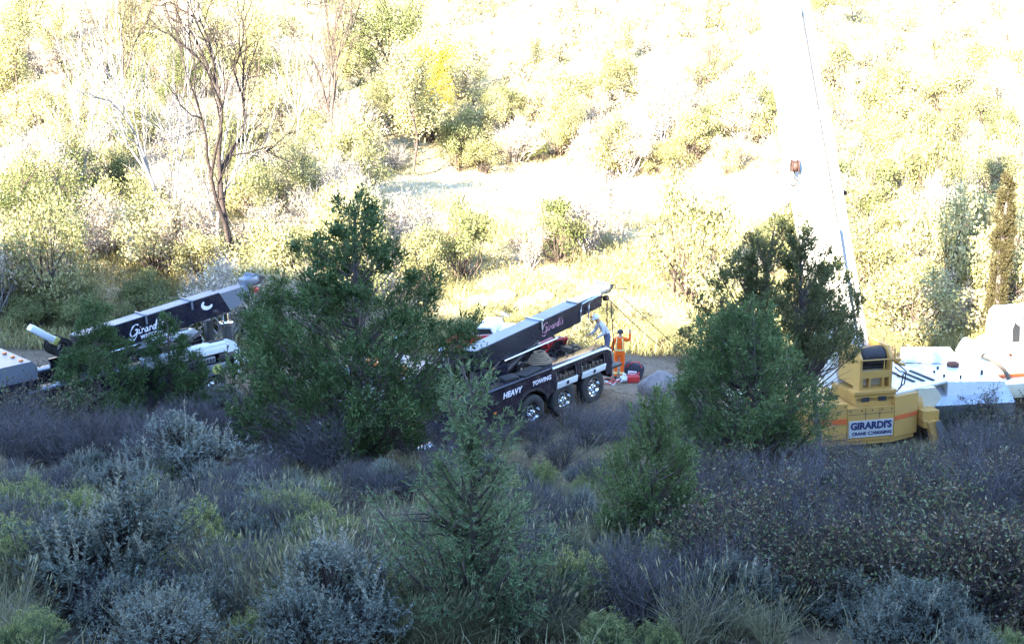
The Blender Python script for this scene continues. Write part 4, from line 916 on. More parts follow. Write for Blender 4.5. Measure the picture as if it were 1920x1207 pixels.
for k in range(5):
    a = r_.uniform(0, 6); pts = [(.35 * math.cos(a + t * 2.2) * (1 - .2 * t) + r_.uniform(-.05, .05), .25 * math.sin(a + t * 2.4), .05 + .16 * abs(math.sin(t * 3 + k))) for t in np.linspace(0, 1.6, 9)]
    MB().tube(pts, .025, 6).obj('strap', (M['red'], M['rust'], M['white'])[k % 3], g)
place(g, 1146, 692, 40.0)

def rock(name, px, py, size, label, seed, mat, d=None, tilt=0):
    bm = bmesh.new(); bmesh.ops.create_icosphere(bm, subdivisions=4, radius=1.0)
    rr = np.random.default_rng(seed); nrm = rr.normal(size=(14, 3)); nrm /= np.linalg.norm(nrm, axis=1, keepdims=True); off = rr.uniform(.62, .95, 14)
    for v in bm.verts:
        c = np.array(v.co); c = c / np.linalg.norm(c)
        for n_, o_ in zip(nrm, off):
            q = c @ n_
            if q > o_: c = c - n_ * (q - o_) * .85
        c = c * (1 + .02 * math.sin(9 * c[0] + seed) * math.sin(11 * c[1]) + .012 * math.sin(23 * c[2] + 17 * c[0]))
        v.co = Vector((c[0] * size[0], c[1] * size[1], c[2] * size[2]))
    me = bpy.data.meshes.new(name); bm.to_mesh(me); bm.free(); me.materials.append(mat)
    me.polygons.foreach_set('use_smooth', np.ones(len(me.polygons), bool))
    o = link(name, me); place(o, px, py, d, size[2] * .35); o.rotation_euler = (R(tilt), 0, R(seed * 37)); tag(o, label, 'rock'); return o
def stone_mat(name, a, b):
    m, N, L = new_mat(name); out = N.new('ShaderNodeOutputMaterial'); p = N.new('ShaderNodeBsdfPrincipled')
    tc = N.new('ShaderNodeTexCoord'); no = N.new('ShaderNodeTexNoise'); no.inputs['Scale'].default_value = 5; no.inputs['Detail'].default_value = 10; no.inputs['Roughness'].default_value = .7
    L.new(tc.outputs['Object'], no.inputs['Vector']); c = ramp(N, L, no.outputs[0], [(.3, a), (.55, b), (.75, tuple(min(1, x * 1.3) for x in b))])
    L.new(c, p.inputs['Base Color']); p.inputs['Roughness'].default_value = .9
    bu = N.new('ShaderNodeBump'); bu.inputs['Strength'].default_value = .8; bu.inputs['Distance'].default_value = .04; L.new(no.outputs[0], bu.inputs['Height']); L.new(bu.outputs[0], p.inputs['Normal'])
    L.new(p.outputs[0], out.inputs[0]); return m
M['rock'] = stone_mat('pinkish_stone', (.13, .11, .105), (.25, .215, .205)); M['rockw'] = stone_mat('pale_stone', (.4, .37, .34), (.6, .57, .54))
rock('boulder', 1240, 722, (.85, .6, .62), 'large grey boulder with a lit top on the dirt right of the orange worker', 4, M['rock'], 37)
for i, (px, py, s, lb) in enumerate([(905, 575, .9, 'leftmost pale boulder in the sunlit rubble behind the centre tow truck'), (945, 560, .7, 'pale boulder highest up in the rubble behind the centre tow truck'), (985, 578, .8, 'pale boulder right of centre in the rubble behind the centre tow truck'),
                                     (1020, 560, .6, 'rightmost pale boulder in the sunlit rubble behind the centre tow truck'), (935, 598, .6, 'small pale boulder above the red wrecked pickup')]):
    rock('boulder', px, py, (s, s * .8, s * .5), lb, 10 + i, M['rockw'])
for i, (px, py, lb) in enumerate([(343, 735, 'tiny bright white stone below the left tow truck, upper of two'), (356, 748, 'tiny bright white stone below the left tow truck, lower of two'), (654, 772, 'tiny white stone at the foot of the tall dark juniper')]):
    rock('stone', px, py, (.12, .08, .07), lb, 30 + i, M['rockw'])

def pickup():
    g = empty('wrecked_pickup'); tag(g, 'wrecked red and white pickup lying in the brush behind the centre tow truck boom', 'pickup')
    c = MB().prism([(-2.4, .35), (2.4, .35), (2.45, .9), (1.0, 1.02), (-2.4, 1.05)], -.9, .9, 'Y')
    c.obj('body', M['red'], g, False)
    c = MB().prism([(.7, 1.03), (.2, 1.55), (-.9, 1.5), (-1.1, 1.05)], -.8, .8, 'Y').obj('cab_roof', M['white'], g, False)
    for s in (-1, 1): MB().prism([(.55, 1.08), (.16, 1.46), (-.8, 1.42), (-.95, 1.1)], min(s * .802, s * .81), max(s * .802, s * .81), 'Y').obj('side_window', M['glass'], g, False)
    MB().prism([(-2.3, .95), (-1.2, .95), (-1.2, 1.2), (-2.3, 1.1)], -.7, .5, 'Y').obj('torn_panel', M['white'], g, False)
    for x in (-1.6, 1.6):
        for s in (-1, 1):
            e = link('wheel', WM[0], g); e.location = (x, s * .82, .34); e.scale = (.65, .7, .65); link('rim', WM[1], e)
            if s > 0: e.rotation_euler = (0, 0, math.pi)
    p, _d = gp(915, 652); g.location = (p[0], p[1], p[2] + .05); g.rotation_euler = (R(-8), R(6), R(160)); g.scale = (.62, .8, .72)
pickup()

# ------------------------------------------------------------------ vegetation prototypes
def unit(v): return v / (np.linalg.norm(v, axis=-1, keepdims=True) + 1e-9)
def bez(p0, p1, p2, n=5):
    t = np.linspace(0, 1, n)[:, None]; return (1 - t) ** 2 * p0 + 2 * t * (1 - t) * p1 + t ** 2 * p2
def juniper_mesh(seed, H, W, prof, nc, cs, npc, blade=(.055, .014), up=.9, trunks=1, bare=.08, gap=.75, mat='jun', k=6, el=1.0):
    """trunk+limbs mesh and crown mesh; prof: radius share by height share"""
    rg = np.random.default_rng(seed); wood = Soup(); leaf = Soup()
    ph = rg.uniform(0, 6, 4)
    stems = []
    for t in range(trunks):
        a = rg.uniform(0, 6.28); off = np.array([math.cos(a), math.sin(a), 0]) * (0 if trunks == 1 else W * .22)
        n = 9; zz = np.linspace(0, H * (1 if t == 0 else rg.uniform(.7, .95)) * .96, n)
        tp = 1 - .6 * zz / H; pts = np.stack([off[0] * smooth(zz / (H * .5)) * tp + np.cumsum(rg.normal(0, .02, n)) * H * .12, off[1] * smooth(zz / (H * .5)) * tp + np.cumsum(rg.normal(0, .02, n)) * H * .12, zz], 1)
        pts[:, :2] -= pts[0, :2]
        rad = np.linspace(.03 * H ** .8, .005 * H, n) * (1 if trunks == 1 else .75)
        wood.tubes(pts[:-1], pts[1:], rad[:-1], rad[1:], 7); stems.append(pts)
    tg = np.linspace(bare, 1, 60); pw = np.interp(tg, np.linspace(0, 1, len(prof)), prof) ** 1.15 + .05; cdf = np.concatenate([[0], np.cumsum((pw[1:] + pw[:-1]) / 2)]); cdf /= cdf[-1]
    for i in range(nc):
        t = float(np.interp((i + rg.random()) / nc, cdf, tg)); a = rg.uniform(0, 6.283)
        rr = W / 2 * np.interp(t, np.linspace(0, 1, len(prof)), prof) * (1 + .16 * math.sin(2 * a + ph[0] + 3 * t) + .15 * math.sin(5 * a + ph[1] - 7 * t))
        r = rr * math.sqrt(rg.uniform(.12, 1)) * (1.0 if rg.random() > .06 else 1.15)
        c = np.array([r * math.cos(a), r * math.sin(a), t * H])
        st = min(stems, key=lambda q_: abs(np.interp(c[2], q_[:, 2], q_[:, 0]) - c[0]) + abs(np.interp(c[2], q_[:, 2], q_[:, 1]) - c[1]))
        z0 = max(c[2] - r * rg.uniform(.5, 1.1) - .1, .04 * H); z0 = min(z0, st[-1, 2])
        b = np.array([np.interp(z0, st[:, 2], st[:, 0]), np.interp(z0, st[:, 2], st[:, 1]), z0])
        mid = b * .45 + c * .55; mid[2] = b[2] + (c[2] - b[2]) * .3
        L = bez(b, mid, c, 6); lr = np.linspace(.010 + .012 * r, .004, 6); wood.tubes(L[:-1], L[1:], lr[:-1], lr[1:], 4)
        s = cs * rg.uniform(.65, 1.25) * (1 - .35 * t)
        nn = int(npc * rg.uniform(.6, 1.2))
        q = unit(rg.normal(size=(nn, 3))) * (rg.random((nn, 1)) ** .45)
        outw = unit(np.array([[math.cos(a), math.sin(a), 0.]]))
        ax_ = unit(c - mid); al = (q @ ax_)[:, None]; P = c + (q * np.array([.72, .72, 1.05]) * (1 / math.sqrt(el)) + al * ax_ * (el - 1 / math.sqrt(el))) * s - ax_ * s * (el - 1) * .6
        D = unit(q * .7 + outw * .35 + np.array([[0, 0, up]]) + rg.normal(size=(nn, 3)) * .25)
        SL = s * rg.uniform(.35, .8, nn)
        # every sprig: k small scaly blades along it
        ts = np.linspace(.1, 1, k)
        PP = (P[:, None] + D[:, None] * (ts[None, :, None] * SL[:, None, None])).reshape(-1, 3)
        DD = (np.repeat(D, k, 0) + rg.normal(size=(nn * k, 3)) * .55)
        leaf.blades(PP, DD, blade[0] * rg.uniform(.7, 1.4, nn * k), blade[1] * rg.uniform(.7, 1.3, nn * k), 0, rg)
        e = rg.choice(nn, max(1, nn // 8), replace=False); wood.tubes(np.repeat(c[None], len(e), 0), P[e], .005, .002, 3)
    # bare dead twigs low down
    nb = 40; a = rg.uniform(0, 6.28, nb); z = rg.uniform(.05, .45, nb) * H; r = W / 2 * rg.uniform(.4, 1.0, nb)
    A = np.stack([0 * a, 0 * a, z * .8], 1); B = np.stack([r * np.cos(a) * .6, r * np.sin(a) * .6, z * .9 + .1], 1); C = np.stack([r * np.cos(a), r * np.sin(a), z + rg.uniform(-.1, .25, nb)], 1)
    wood.tubes(A, B, .012, .007, 3); wood.tubes(B, C, .007, .002, 3)
    return wood.mesh('trunk', [M['barkj']]), leaf.mesh('crown', [M[mat]])
def tree(name, meshes, loc, label, cat, group=None, scale=1.0, rot=0.0, names=('trunk', 'crown')):
    r = empty(name, loc); r.scale = (scale,) * 3; r.rotation_euler = (0, 0, rot); tag(r, label, cat, group)
    for n, m_ in zip(names, meshes): link(n, m_, r)
    return r
def jplace(px, pybase, pytop, pxw, **kw):
    p, d = gp(px, pybase); s = FPX / d
    H = (pybase - pytop) / s / CP * 1.0; W = pxw / s
    return p, d, H, W
CONE = [.75, .95, 1.0, .92, .78, .6, .42, .26, .06]; ROUND = [.5, .9, 1.0, 1.05, 1.0, .92, .78, .55, .2]; COL_ = [.65, .9, 1, 1, .95, .8, .62, .42, .1]; TREEA = [.35, .55, .92, 1.0, .93, .74, .52, .36, .14]
JUN_EL = {1: 3.0, 2: 1.6, 3: 1.3, 4: 1.5, 0: 1.2}
JUN_BARE = {3: .30, 4: .45, 5: .50, 1: .10, 2: .16, 0: .10}
JUN_K = {1: 8}
JUN = [
    # px, base, top, width px, profile, clumps, clump size, sprigs, up, trunks, material, label, blade
    (672, 872, 385, 405, [.3, .6, .98, 1.08, 1.0, .80, .54, .32, .08], 310, .28, 40, .8, 1, 'jun', 'tall dark green juniper standing between the two tow trucks', (.085, .026)),
    (885, 1165, 672, 385, [.7, 1.0, 1.0, .85, .55, .36, .30, .26, .1], 105, .14, 34, .2, 1, 'junw', 'thin pale green juniper with reaching twigs in front of the centre tow truck', (.036, .009)),
    (1216, 1050, 735, 180, [.4, .75, 1, 1.05, .95, .8, .6, .4, .12], 105, .15, 38, .9, 1, 'junb', 'narrow upright green juniper left of the round-topped juniper', (.042, .011)),
    (1384, 925, 578, 236, [.15, .25, .6, 1.05, 1.1, 1.05, .95, .72, .3], 210, .22, 44, .5, 2, 'junb', 'round-topped juniper with bare lower branches beside the yellow counterweight', (.05, .015)),
    (1450, 868, 425, 285, [.3, .4, .6, .85, 1.05, 1.0, .8, .5, .2], 250, .23, 30, 1.2, 3, 'junl', 'tall open olive juniper in front of the lit crane boom', (.07, .022)),
    (1535, 850, 490, 150, [.3, .4, .6, .8, 1, .95, .8, .6, .25], 75, .22, 28, 1.2, 2, 'junl', 'olive juniper leaning against the left side of the crane winch tower', (.07, .022)),
    (1300, 730, 590, 90, COL_, 42, .26, 28, 1.2, 2, 'junl', 'small olive juniper behind the round-topped juniper, right of the boulder', (.08, .026)),
    (192, 815, 573, 172, [.8, 1.0, 1, .92, .8, .66, .5, .36, .14], 165, .26, 46, .7, 1, 'jun', 'dark green juniper hiding the cab end of the left tow truck', (.08, .022)),
    (325, 775, 592, 130, [.6, .9, 1, .95, .8, .6, .42, .3, .12], 125, .22, 42, .7, 1, 'jun', 'dark green juniper under the middle of the left tow truck boom', (.08, .022)),
    (505, 790, 560, 110, ROUND, 70, .28, 40, .7, 1, 'jun', 'dark green juniper at the rear end of the left tow truck', (.08, .022)),
]
for i, (px, b, t, w, prof, nc, cs, npc, up, tr, mt, lb, bl) in enumerate(JUN):
    p, d, H, W = jplace(px, b, t, w)
    ms = juniper_mesh(100 + i, H, W, prof, nc, cs, npc, bl, up, tr, mat=mt, el=JUN_EL.get(i, 1.0), bare=JUN_BARE.get(i, .08), k=JUN_K.get(i, 6))
    tree('juniper_tree', ms, p, lb, 'tree')

def sage_mesh(seed, stalks=14, W=1.0, H=.8):
    rg = np.random.default_rng(seed); wood = Soup(); leaf = Soup(); fl = Soup()
    ns = 46
    a = rg.uniform(0, 6.283, ns); sp = rg.uniform(.1, 1, ns) ** .6; lob = 1 + .35 * np.sin(2 * a + seed) + .22 * np.sin(5 * a + 2 * seed); tip = np.stack([W / 2 * sp * np.cos(a) * lob, W / 2 * sp * np.sin(a) * lob, H * (1.05 - .5 * sp ** 2) * rg.uniform(.5, 1.12, ns)], 1)
    for i in range(ns):
        b = np.array([rg.normal(0, .04), rg.normal(0, .04), 0.]); m_ = tip[i] * np.array([.7, .7, .35]) + rg.normal(0, .04, 3)
        L = bez(b, m_, tip[i], 6) ; r = np.linspace(.016, .005, 6); wood.tubes(L[:-1], L[1:], r[:-1], r[1:], 4)
        # leafy shoots near tip
        nsh = 19; q = rg.normal(size=(nsh, 3)) * np.array([.09, .09, .06]); q[:, 2] = -np.abs(q[:, 2]) * 1.5 + .02; S = tip[i] + q
        D = unit(np.array([tip[i][0] * .7, tip[i][1] * .7, .75]) + rg.normal(size=(nsh, 3)) * .35)
        wood.tubes(np.repeat(L[3][None], nsh, 0), S, .004, .002, 3)
        k = 12; ts = np.linspace(0, 1, k); SL = rg.uniform(.06, .13, nsh)
        PP = (S[:, None] + D[:, None] * (ts[None, :, None] * SL[:, None, None])).reshape(-1, 3)
        leaf.blades(PP, np.repeat(D, k, 0) + rg.normal(size=(nsh * k, 3)) * .6, rg.uniform(.028, .05, nsh * k), rg.uniform(.010, .017, nsh * k), 0, rg)
    for i in range(stalks):
        b = tip[rg.integers(ns)] * rg.uniform(.6, 1) ; h = rg.uniform(.2, .5); lean = rg.normal(0, .07, 2)
        n = 42; t = np.linspace(0, 1, n); P = np.stack([b[0] + lean[0] * t, b[1] + lean[1] * t, b[2] + h * t], 1)
        fl.tubes(P[:1], P[-1:], .005, .002, 3)
        P = np.repeat(P[8:], 2, 0); D = rg.normal(size=(len(P), 3)) * .5 + np.array([0, 0, 1.]); fl.blades(P, D, rg.uniform(.02, .05, len(P)), .009, 0, rg)
    return [wood.mesh('stems', [M['twigd']]), leaf.mesh('leaves', [M['sage']])] + ([fl.mesh('flower_stalks', [M['sagestalk']])] if stalks else [])
def rabbit_mesh(seed, W=.9, H=.6):
    rg = np.random.default_rng(seed); st = Soup(); fl = Soup(); ns = 420
    a = rg.uniform(0, 6.283, ns); sp = np.sqrt(rg.uniform(0, 1, ns)); bump = 1 + .25 * np.sin(2 * a + seed) + .16 * np.sin(5 * a)
    T = np.stack([W / 2 * sp * np.cos(a) * bump, W / 2 * sp * np.sin(a) * bump, H * (1 - .5 * sp ** 2.2) * (1 + .18 * np.sin(4 * a + 5 * sp + seed)) * rg.uniform(.68, 1.12, ns)], 1)
    B = T * np.array([.2, .2, 0]); m_ = T * np.array([.75, .75, .5])
    st.tubes(B, m_, .005, .004, 3); st.tubes(m_, T, .004, .003, 3)
    P = np.repeat(m_ + (T - m_) * rg.uniform(.1, .9, (ns, 1)), 7, 0) + rg.normal(0, .015, (ns * 7, 3)); st.blades(P, rg.normal(size=(ns * 7, 3)) * .5 + np.array([0, 0, 1.]), .05, .006, 0, rg)
    k = 12; P = np.repeat(T, k, 0) + rg.normal(0, .016, (ns * k, 3)); fl.blades(P, rg.normal(size=(ns * k, 3)) * .8 + np.array([0, 0, .8]), rg.uniform(.014, .028, ns * k), .012, 0, rg)
    return [st.mesh('stems', [M['rabs']]), fl.mesh('flowers', [M['rabf']])]
def twig_mesh(seed, W=1.2, H=1.1, ns=34, leaves=250, mt='twig', lm='smleaf', lsize=.03, spread=.55, levels=3, lw=.6):
    rg = np.random.default_rng(seed); st = Soup()
    a = rg.uniform(0, 6.283, ns); P = np.stack([np.cos(a), np.sin(a), 0 * a], 1) * rg.uniform(0, .12, (ns, 1)); D = unit(np.stack([np.cos(a) * spread, np.sin(a) * spread, np.ones(ns)], 1) + rg.normal(size=(ns, 3)) * .25)
    Ln = np.full(ns, H * .36); rad = np.full(ns, .011 * H); tips = []
    P0, D0, L0, R0 = P, D, Ln, rad
    for lv in range(levels):
        m_ = P0 + D0 * (L0 * .5)[:, None]; D1 = unit(D0 + rg.normal(size=D0.shape) * .22); E_ = m_ + D1 * (L0 * .5)[:, None]
        st.tubes(P0, m_, R0, R0 * .85, 3); st.tubes(m_, E_, R0 * .85, R0 * .62, 3)
        nb = 3
        # side twigs from the middle and ends
        Pn = np.concatenate([m_, E_, E_]); Dn = unit(np.concatenate([D1, D1, D0]) + rg.normal(size=(len(Pn), 3)) * np.array([.55, .55, .38]) + np.array([0, 0, .12]))
        Ln_ = np.concatenate([L0, L0, L0]) * rg.uniform(.5, .9, len(Pn)); Rn = np.concatenate([R0, R0, R0]) * .6
        P0, D0, L0, R0 = Pn, Dn, Ln_, np.maximum(Rn, .0022)
        tips.append(np.concatenate([E_, m_]))
    m_ = P0 + D0 * (L0)[:, None]; st.tubes(P0, m_, R0, R0 * .4, 3); tips.append(m_)
    V = np.concatenate(st.V); sc = np.array([W / 2 / np.percentile(np.abs(V[:, :2]), 97), W / 2 / np.percentile(np.abs(V[:, :2]), 97), H / np.percentile(V[:, 2], 99)])
    st.V = [v * sc for v in st.V]
    out = [st.mesh('twigs', [M[mt]])]
    if leaves:
        T = np.concatenate(tips) * sc; T = T[rg.integers(len(T), size=leaves)] + rg.normal(0, .02, (leaves, 3)); lf = Soup()
        lf.blades(T, rg.normal(size=(leaves, 3)) + np.array([0, 0, .3]), lsize * rg.uniform(.6, 1.4, leaves), lsize * lw, 0, rg); out.append(lf.mesh('leaves', [M[lm]]))
    return out
SP_ = {
    'sage': [sage_mesh(1, 22), sage_mesh(2, 60), sage_mesh(3, 8), sage_mesh(4, 14, 1.1, .7)],
    'rabbit': [rabbit_mesh(1), rabbit_mesh(2, 1.0, .55), rabbit_mesh(3, .8, .6)],
    'twig': [twig_mesh(s, 1.3, 1.0, 30, 160) for s in (1, 2, 3, 4)],
    'leafy': [twig_mesh(s, 1.2, .8, 22, 1500, lsize=.034, mt='twigd') for s in (11, 12, 13)],
}
NAMES = {'sage': ('sagebrush', 'sagebrush'), 'rabbit': ('rabbitbrush', 'rabbitbrush'), 'twig': ('leafless_shrub', 'shrub'), 'leafy': ('small_leaved_shrub', 'shrub')}
PN = {'sage': ('stems', 'leaves', 'flower_stalks'), 'rabbit': ('stems', 'flowers'), 'twig': ('twigs', 'leaves'), 'leafy': ('twigs', 'leaves')}
BASEH = {'sage': 1.0, 'rabbit': .6, 'twig': 1.0, 'leafy': .8}
cr = random.Random(21)
def shrub(kind, p, h, label, group=None, var=None, wx=1.0):
    ms = SP_[kind][cr.randrange(len(SP_[kind])) if var is None else var]; s = h / BASEH[kind]
    n, c = NAMES[kind]; r = empty(n, (p[0], p[1], p[2] - .02 * s)); r.scale = (s * wx * cr.uniform(.9, 1.1), s * wx * cr.uniform(.9, 1.1), s); r.rotation_euler = (R(cr.uniform(-6, 6)), R(cr.uniform(-6, 6)), cr.uniform(0, 6.28))
    tag(r, label, c, group)
    for nm, m_ in zip(PN[kind], ms):
        o = link(nm, m_, r)
        if nm == 'flower_stalks': o['kind'] = 'stuff'
    return r
HAND = [
    ('sage', 215, 1130, 235, 1, 'largest blue-grey sagebrush, with many tall flower stalks, at lower left'), ('sage', 300, 1235, 150, 0, 'blue-grey sagebrush at the bottom edge below the largest sagebrush'),
    ('sage', 640, 1215, 215, 1, 'wide sagebrush with pale feathery stalks at the bottom edge left of the thin pale juniper'), ('sage', 560, 1250, 170, 3, 'dark leafy sagebrush at the bottom edge, left of the feathery one'),
    ('sage', 340, 900, 130, 1, 'tall stalky sagebrush below the small juniper under the left boom'), ('sage', 55, 800, 75, 1, 'pale stalky sagebrush at the left edge below the left tow truck cab'),
    ('sage', 205, 825, 60, 0, 'low pale sagebrush below the juniper at the left truck cab'), ('sage', 90, 860, 60, 2, 'small sagebrush at left, just below the pale stalky one'),
    ('sage', 40, 940, 70, 0, 'blue sagebrush near the left edge, above a yellow-green rabbitbrush'), ('sage', 440, 935, 75, 3, 'low spreading sagebrush below the tall stalky one'),
    ('sage', 395, 925, 70, 0, 'sagebrush just left of the low spreading one at left centre'), ('sage', 465, 1040, 90, 2, 'bluish sagebrush between two rabbitbrushes at lower left centre'),
    ('sage', 555, 1050, 85, 0, 'bluish sagebrush right of the yellow-green domes at lower left centre'), ('sage', 225, 950, 90, 1, 'sagebrush with a single tall spike above the largest sagebrush'),
    ('sage', 1590, 1175, 110, 1, 'pale sagebrush with upright tufts at lower right'), ('sage', 1655, 1215, 100, 0, 'rounded pale blue sagebrush at the bottom edge at lower right'),
    ('sage', 1305, 1050, 80, 2, 'pale sagebrush between the narrow juniper and the purple brush'), ('sage', 1375, 985, 65, 0, 'pale sagebrush at the foot of the round-topped juniper'),
    ('sage', 1855, 880, 75, 1, 'pale stalky sagebrush at the right edge below the polished crane box'), ('sage', 1165, 1080, 90, 2, 'bluish sagebrush left of the narrow juniper trunk'),
    ('sage', 990, 1020, 70, 2, 'bluish sagebrush in the branches right of the thin pale juniper'), ('sage', 1820, 1235, 80, 1, 'pale sagebrush at the bottom right corner'),
    ('rabbit', 295, 965, 65, 0, 'yellow-green rabbitbrush dome above the largest sagebrush'), ('rabbit', 45, 1225, 75, 1, 'bright yellow-green rabbitbrush in the bottom left corner'),
    ('rabbit', 75, 1010, 75, 2, 'dull green rabbitbrush near the left edge'), ('rabbit', 110, 1090, 75, 1, 'green rabbitbrush left of the largest sagebrush'), ('rabbit', 365, 1065, 80, 0, 'yellow-topped rabbitbrush with dry grass blades right of the largest sagebrush'),
    ('rabbit', 430, 1120, 80, 1, 'round yellow-green rabbitbrush between the two biggest sagebrushes'), ('rabbit', 510, 1010, 65, 0, 'wide yellow-green rabbitbrush at left centre'), ('rabbit', 600, 1010, 60, 2, 'yellow-green rabbitbrush behind the feathery sagebrush'),
    ('rabbit', 640, 1030, 60, 1, 'yellowish rabbitbrush touching the left twigs of the thin pale juniper'), ('rabbit', 760, 1050, 60, 0, 'yellow rabbitbrush seen through the left twigs of the thin pale juniper'), ('rabbit', 1140, 1225, 75, 1, 'yellow-green rabbitbrush at the bottom edge right of centre'),
    ('rabbit', 1240, 1230, 60, 0, 'olive rabbitbrush at the bottom edge below the narrow juniper'), ('rabbit', 1290, 925, 45, 1, 'small rabbitbrush in front of the round-topped juniper'), ('rabbit', 490, 850, 35, 0, 'small rabbitbrush in the dark brush right of the tall stalky sagebrush'),
    ('rabbit', 1890, 1240, 55, 2, 'rabbitbrush at the bottom edge in the right corner'), ('rabbit', 480, 1220, 70, 2, 'green rabbitbrush at the bottom edge between the two biggest sagebrushes'),
]
hand_px = []
for kind, px, py, hpx, var, lb in HAND:
    p, d = gp(px, py) if py < 1225 else gp(px, min(py, 1240)); shrub(kind, p, hpx / (FPX / d), lb, None, var, 1.2 if kind != 'rabbit' else 1.1); hand_px.append((px, py))
LMK = [(690, 800, 'the tall dark juniper'), (880, 950, 'the thin pale juniper'), (1216, 900, 'the narrow juniper'), (1390, 850, 'the round-topped juniper'), (1630, 840, 'the crane sign plate'), (1770, 830, 'the crane outrigger leg'),
       (1060, 800, 'the middle truck wheel'), (190, 800, 'the leftmost juniper'), (400, 750, 'the left truck door'), (340, 860, 'the tall stalky sagebrush'), (215, 1040, 'the largest sagebrush'), (430, 1090, 'the round rabbitbrush'),
       (640, 1110, 'the feathery sagebrush'), (1655, 1160, 'the rounded pale sagebrush'), (1590, 1100, 'the tufted sagebrush'), (30, 1190, 'the bottom left corner'), (1890, 1180, 'the bottom right corner'), (1150, 1190, 'the bottom centre rabbitbrush'),
       (30, 900, 'the left picture edge'), (1890, 950, 'the right picture edge'), (1240, 715, 'the boulder'), (1850, 830, 'the stalky sagebrush at right'), (1350, 1080, 'the slope under the round-topped juniper'), (510, 980, 'the wide rabbitbrush')]
def where(px, py):
    x, y, n_ = min(LMK, key=lambda q: (q[0] - px) ** 2 + ((q[1] - py) * 1.3) ** 2)
    dx, dy = px - x, py - y
    far = 'well ' if max(abs(dx), abs(dy)) > 110 else 'just '
    if abs(dx) > abs(dy): return far + ('right of ' if dx > 0 else 'left of ') + n_
    return far + ('below ' if dy > 0 else 'above ') + n_
# fill: regions with their own mixture, one shared label each
FILL = [
    ('twig', (0, 1330, 770, 890), 66, (.6, 1.1), 'dark leafless shrub', 'dark leafless shrubs below the vehicles'),
    ('twig', (0, 960, 800, 870), 30, (.9, 1.35), 'dark leafless shrub', 'dark leafless shrubs below the vehicles'),
    ('twig', (1330, 1920, 850, 1120), 66, (.4, .95), 'purple-grey twiggy shrub', 'purple leafless shrubs at lower right'),
    ('leafy', (1330, 1920, 880, 1180), 110, (.3, .85), 'small-leaved shrub', 'small-leaved shrubs at lower right'),
    ('leafy', (0, 1330, 900, 1190), 60, (.25, .5), 'low small-leaved shrub', 'small-leaved shrubs in the lower middle'),
    ('sage', (0, 760, 790, 1190), 62, (.25, .6), 'mid-sized blue-grey sagebrush', 'sagebrush on the left slope'),
    ('sage', (900, 1920, 850, 1207), 50, (.25, .6), 'small sagebrush', 'sagebrush on the right slope'),
    ('rabbit', (0, 1300, 890, 1200), 44, (.22, .5), 'small rabbitbrush', 'small rabbitbrush on the left slope'),
    ('leafy', (1500, 1920, 820, 900), 14, (.5, .8), 'dark small-leaved shrub', 'small-leaved shrubs by the crane'),
]
CLEAR = [(60, 500, 560, 712), (1525, 1770, 690, 838), (985, 1150, 690, 800), (360, 460, 640, 720)]
for kind, (x0, x1, y0, y1), n, (h0, h1), lb, grp in FILL:
    for i in range(n):
        px = cr.uniform(x0, x1); u_ = cr.random(); py = 1 / ((1 - u_) / (y0 - 166) + u_ / (y1 - 166)) + 166   # even over the ground, not over the picture
        p, d = gp(px, py); h = cr.uniform(h0, h1)
        top = py - h * FPX / d
        bad = any(a < px < b and top < e and py > c for a, b, c, e in CLEAR)
        if bad:
            h = min(h, (py - 712) / (FPX / d)) if px < 500 else h
            if px >= 500: h = min(h, (py - 845) / (FPX / d)) if py > 870 and px > 1400 else .3
            if h < .25: h = .25
        lb_ = ('taller ' if h > h0 + (h1 - h0) * .6 else 'lower ') + lb.replace('low ', '').replace('small s', 's').replace('mid-sized ', '').replace('small r', 'r')
        shrub(kind, p, h, lb_ + ' ' + where(px, py - h * .5 * FPX / d), grp)

# knee-high leafless tangle between the bigger plants: nobody could count it
def joined(name, src, spots, mat, label):
    Vs, Qs, n0 = [], [], 0
    for (p, sc, rz), me_ in zip(spots, src):
        V = np.empty(len(me_.vertices) * 3, np.float32); me_.vertices.foreach_get('co', V); V = V.reshape(-1, 3) * sc
        Q = np.empty(len(me_.loops), np.int32); me_.loops.foreach_get('vertex_index', Q)
        c, s_ = math.cos(rz), math.sin(rz); V = np.stack([V[:, 0] * c - V[:, 1] * s_ + p[0], V[:, 0] * s_ + V[:, 1] * c + p[1], V[:, 2] + p[2]], 1)
        Vs.append(V); Qs.append(Q.reshape(-1, 4) + n0); n0 += len(V)
    tag(link(name, qmesh(name, np.concatenate(Vs), np.concatenate(Qs), [mat])), label, 'undergrowth', None, 'stuff')
sp = []
for i in range(105):
    px = cr.uniform(0, 1400); u_ = cr.random(); py = 1 / ((1 - u_) / (880 - 166) + u_ / (1200 - 166)) + 166; p, d = gp(px, py); sp.append((p, cr.uniform(.25, .6), cr.uniform(0, 6.28)))
joined('twiggy_undergrowth', [SP_['twig'][i % 4][0] for i in range(len(sp))], sp, M['twig'], 'knee-high purple-grey twiggy tangle between the sagebrush on the near slope')
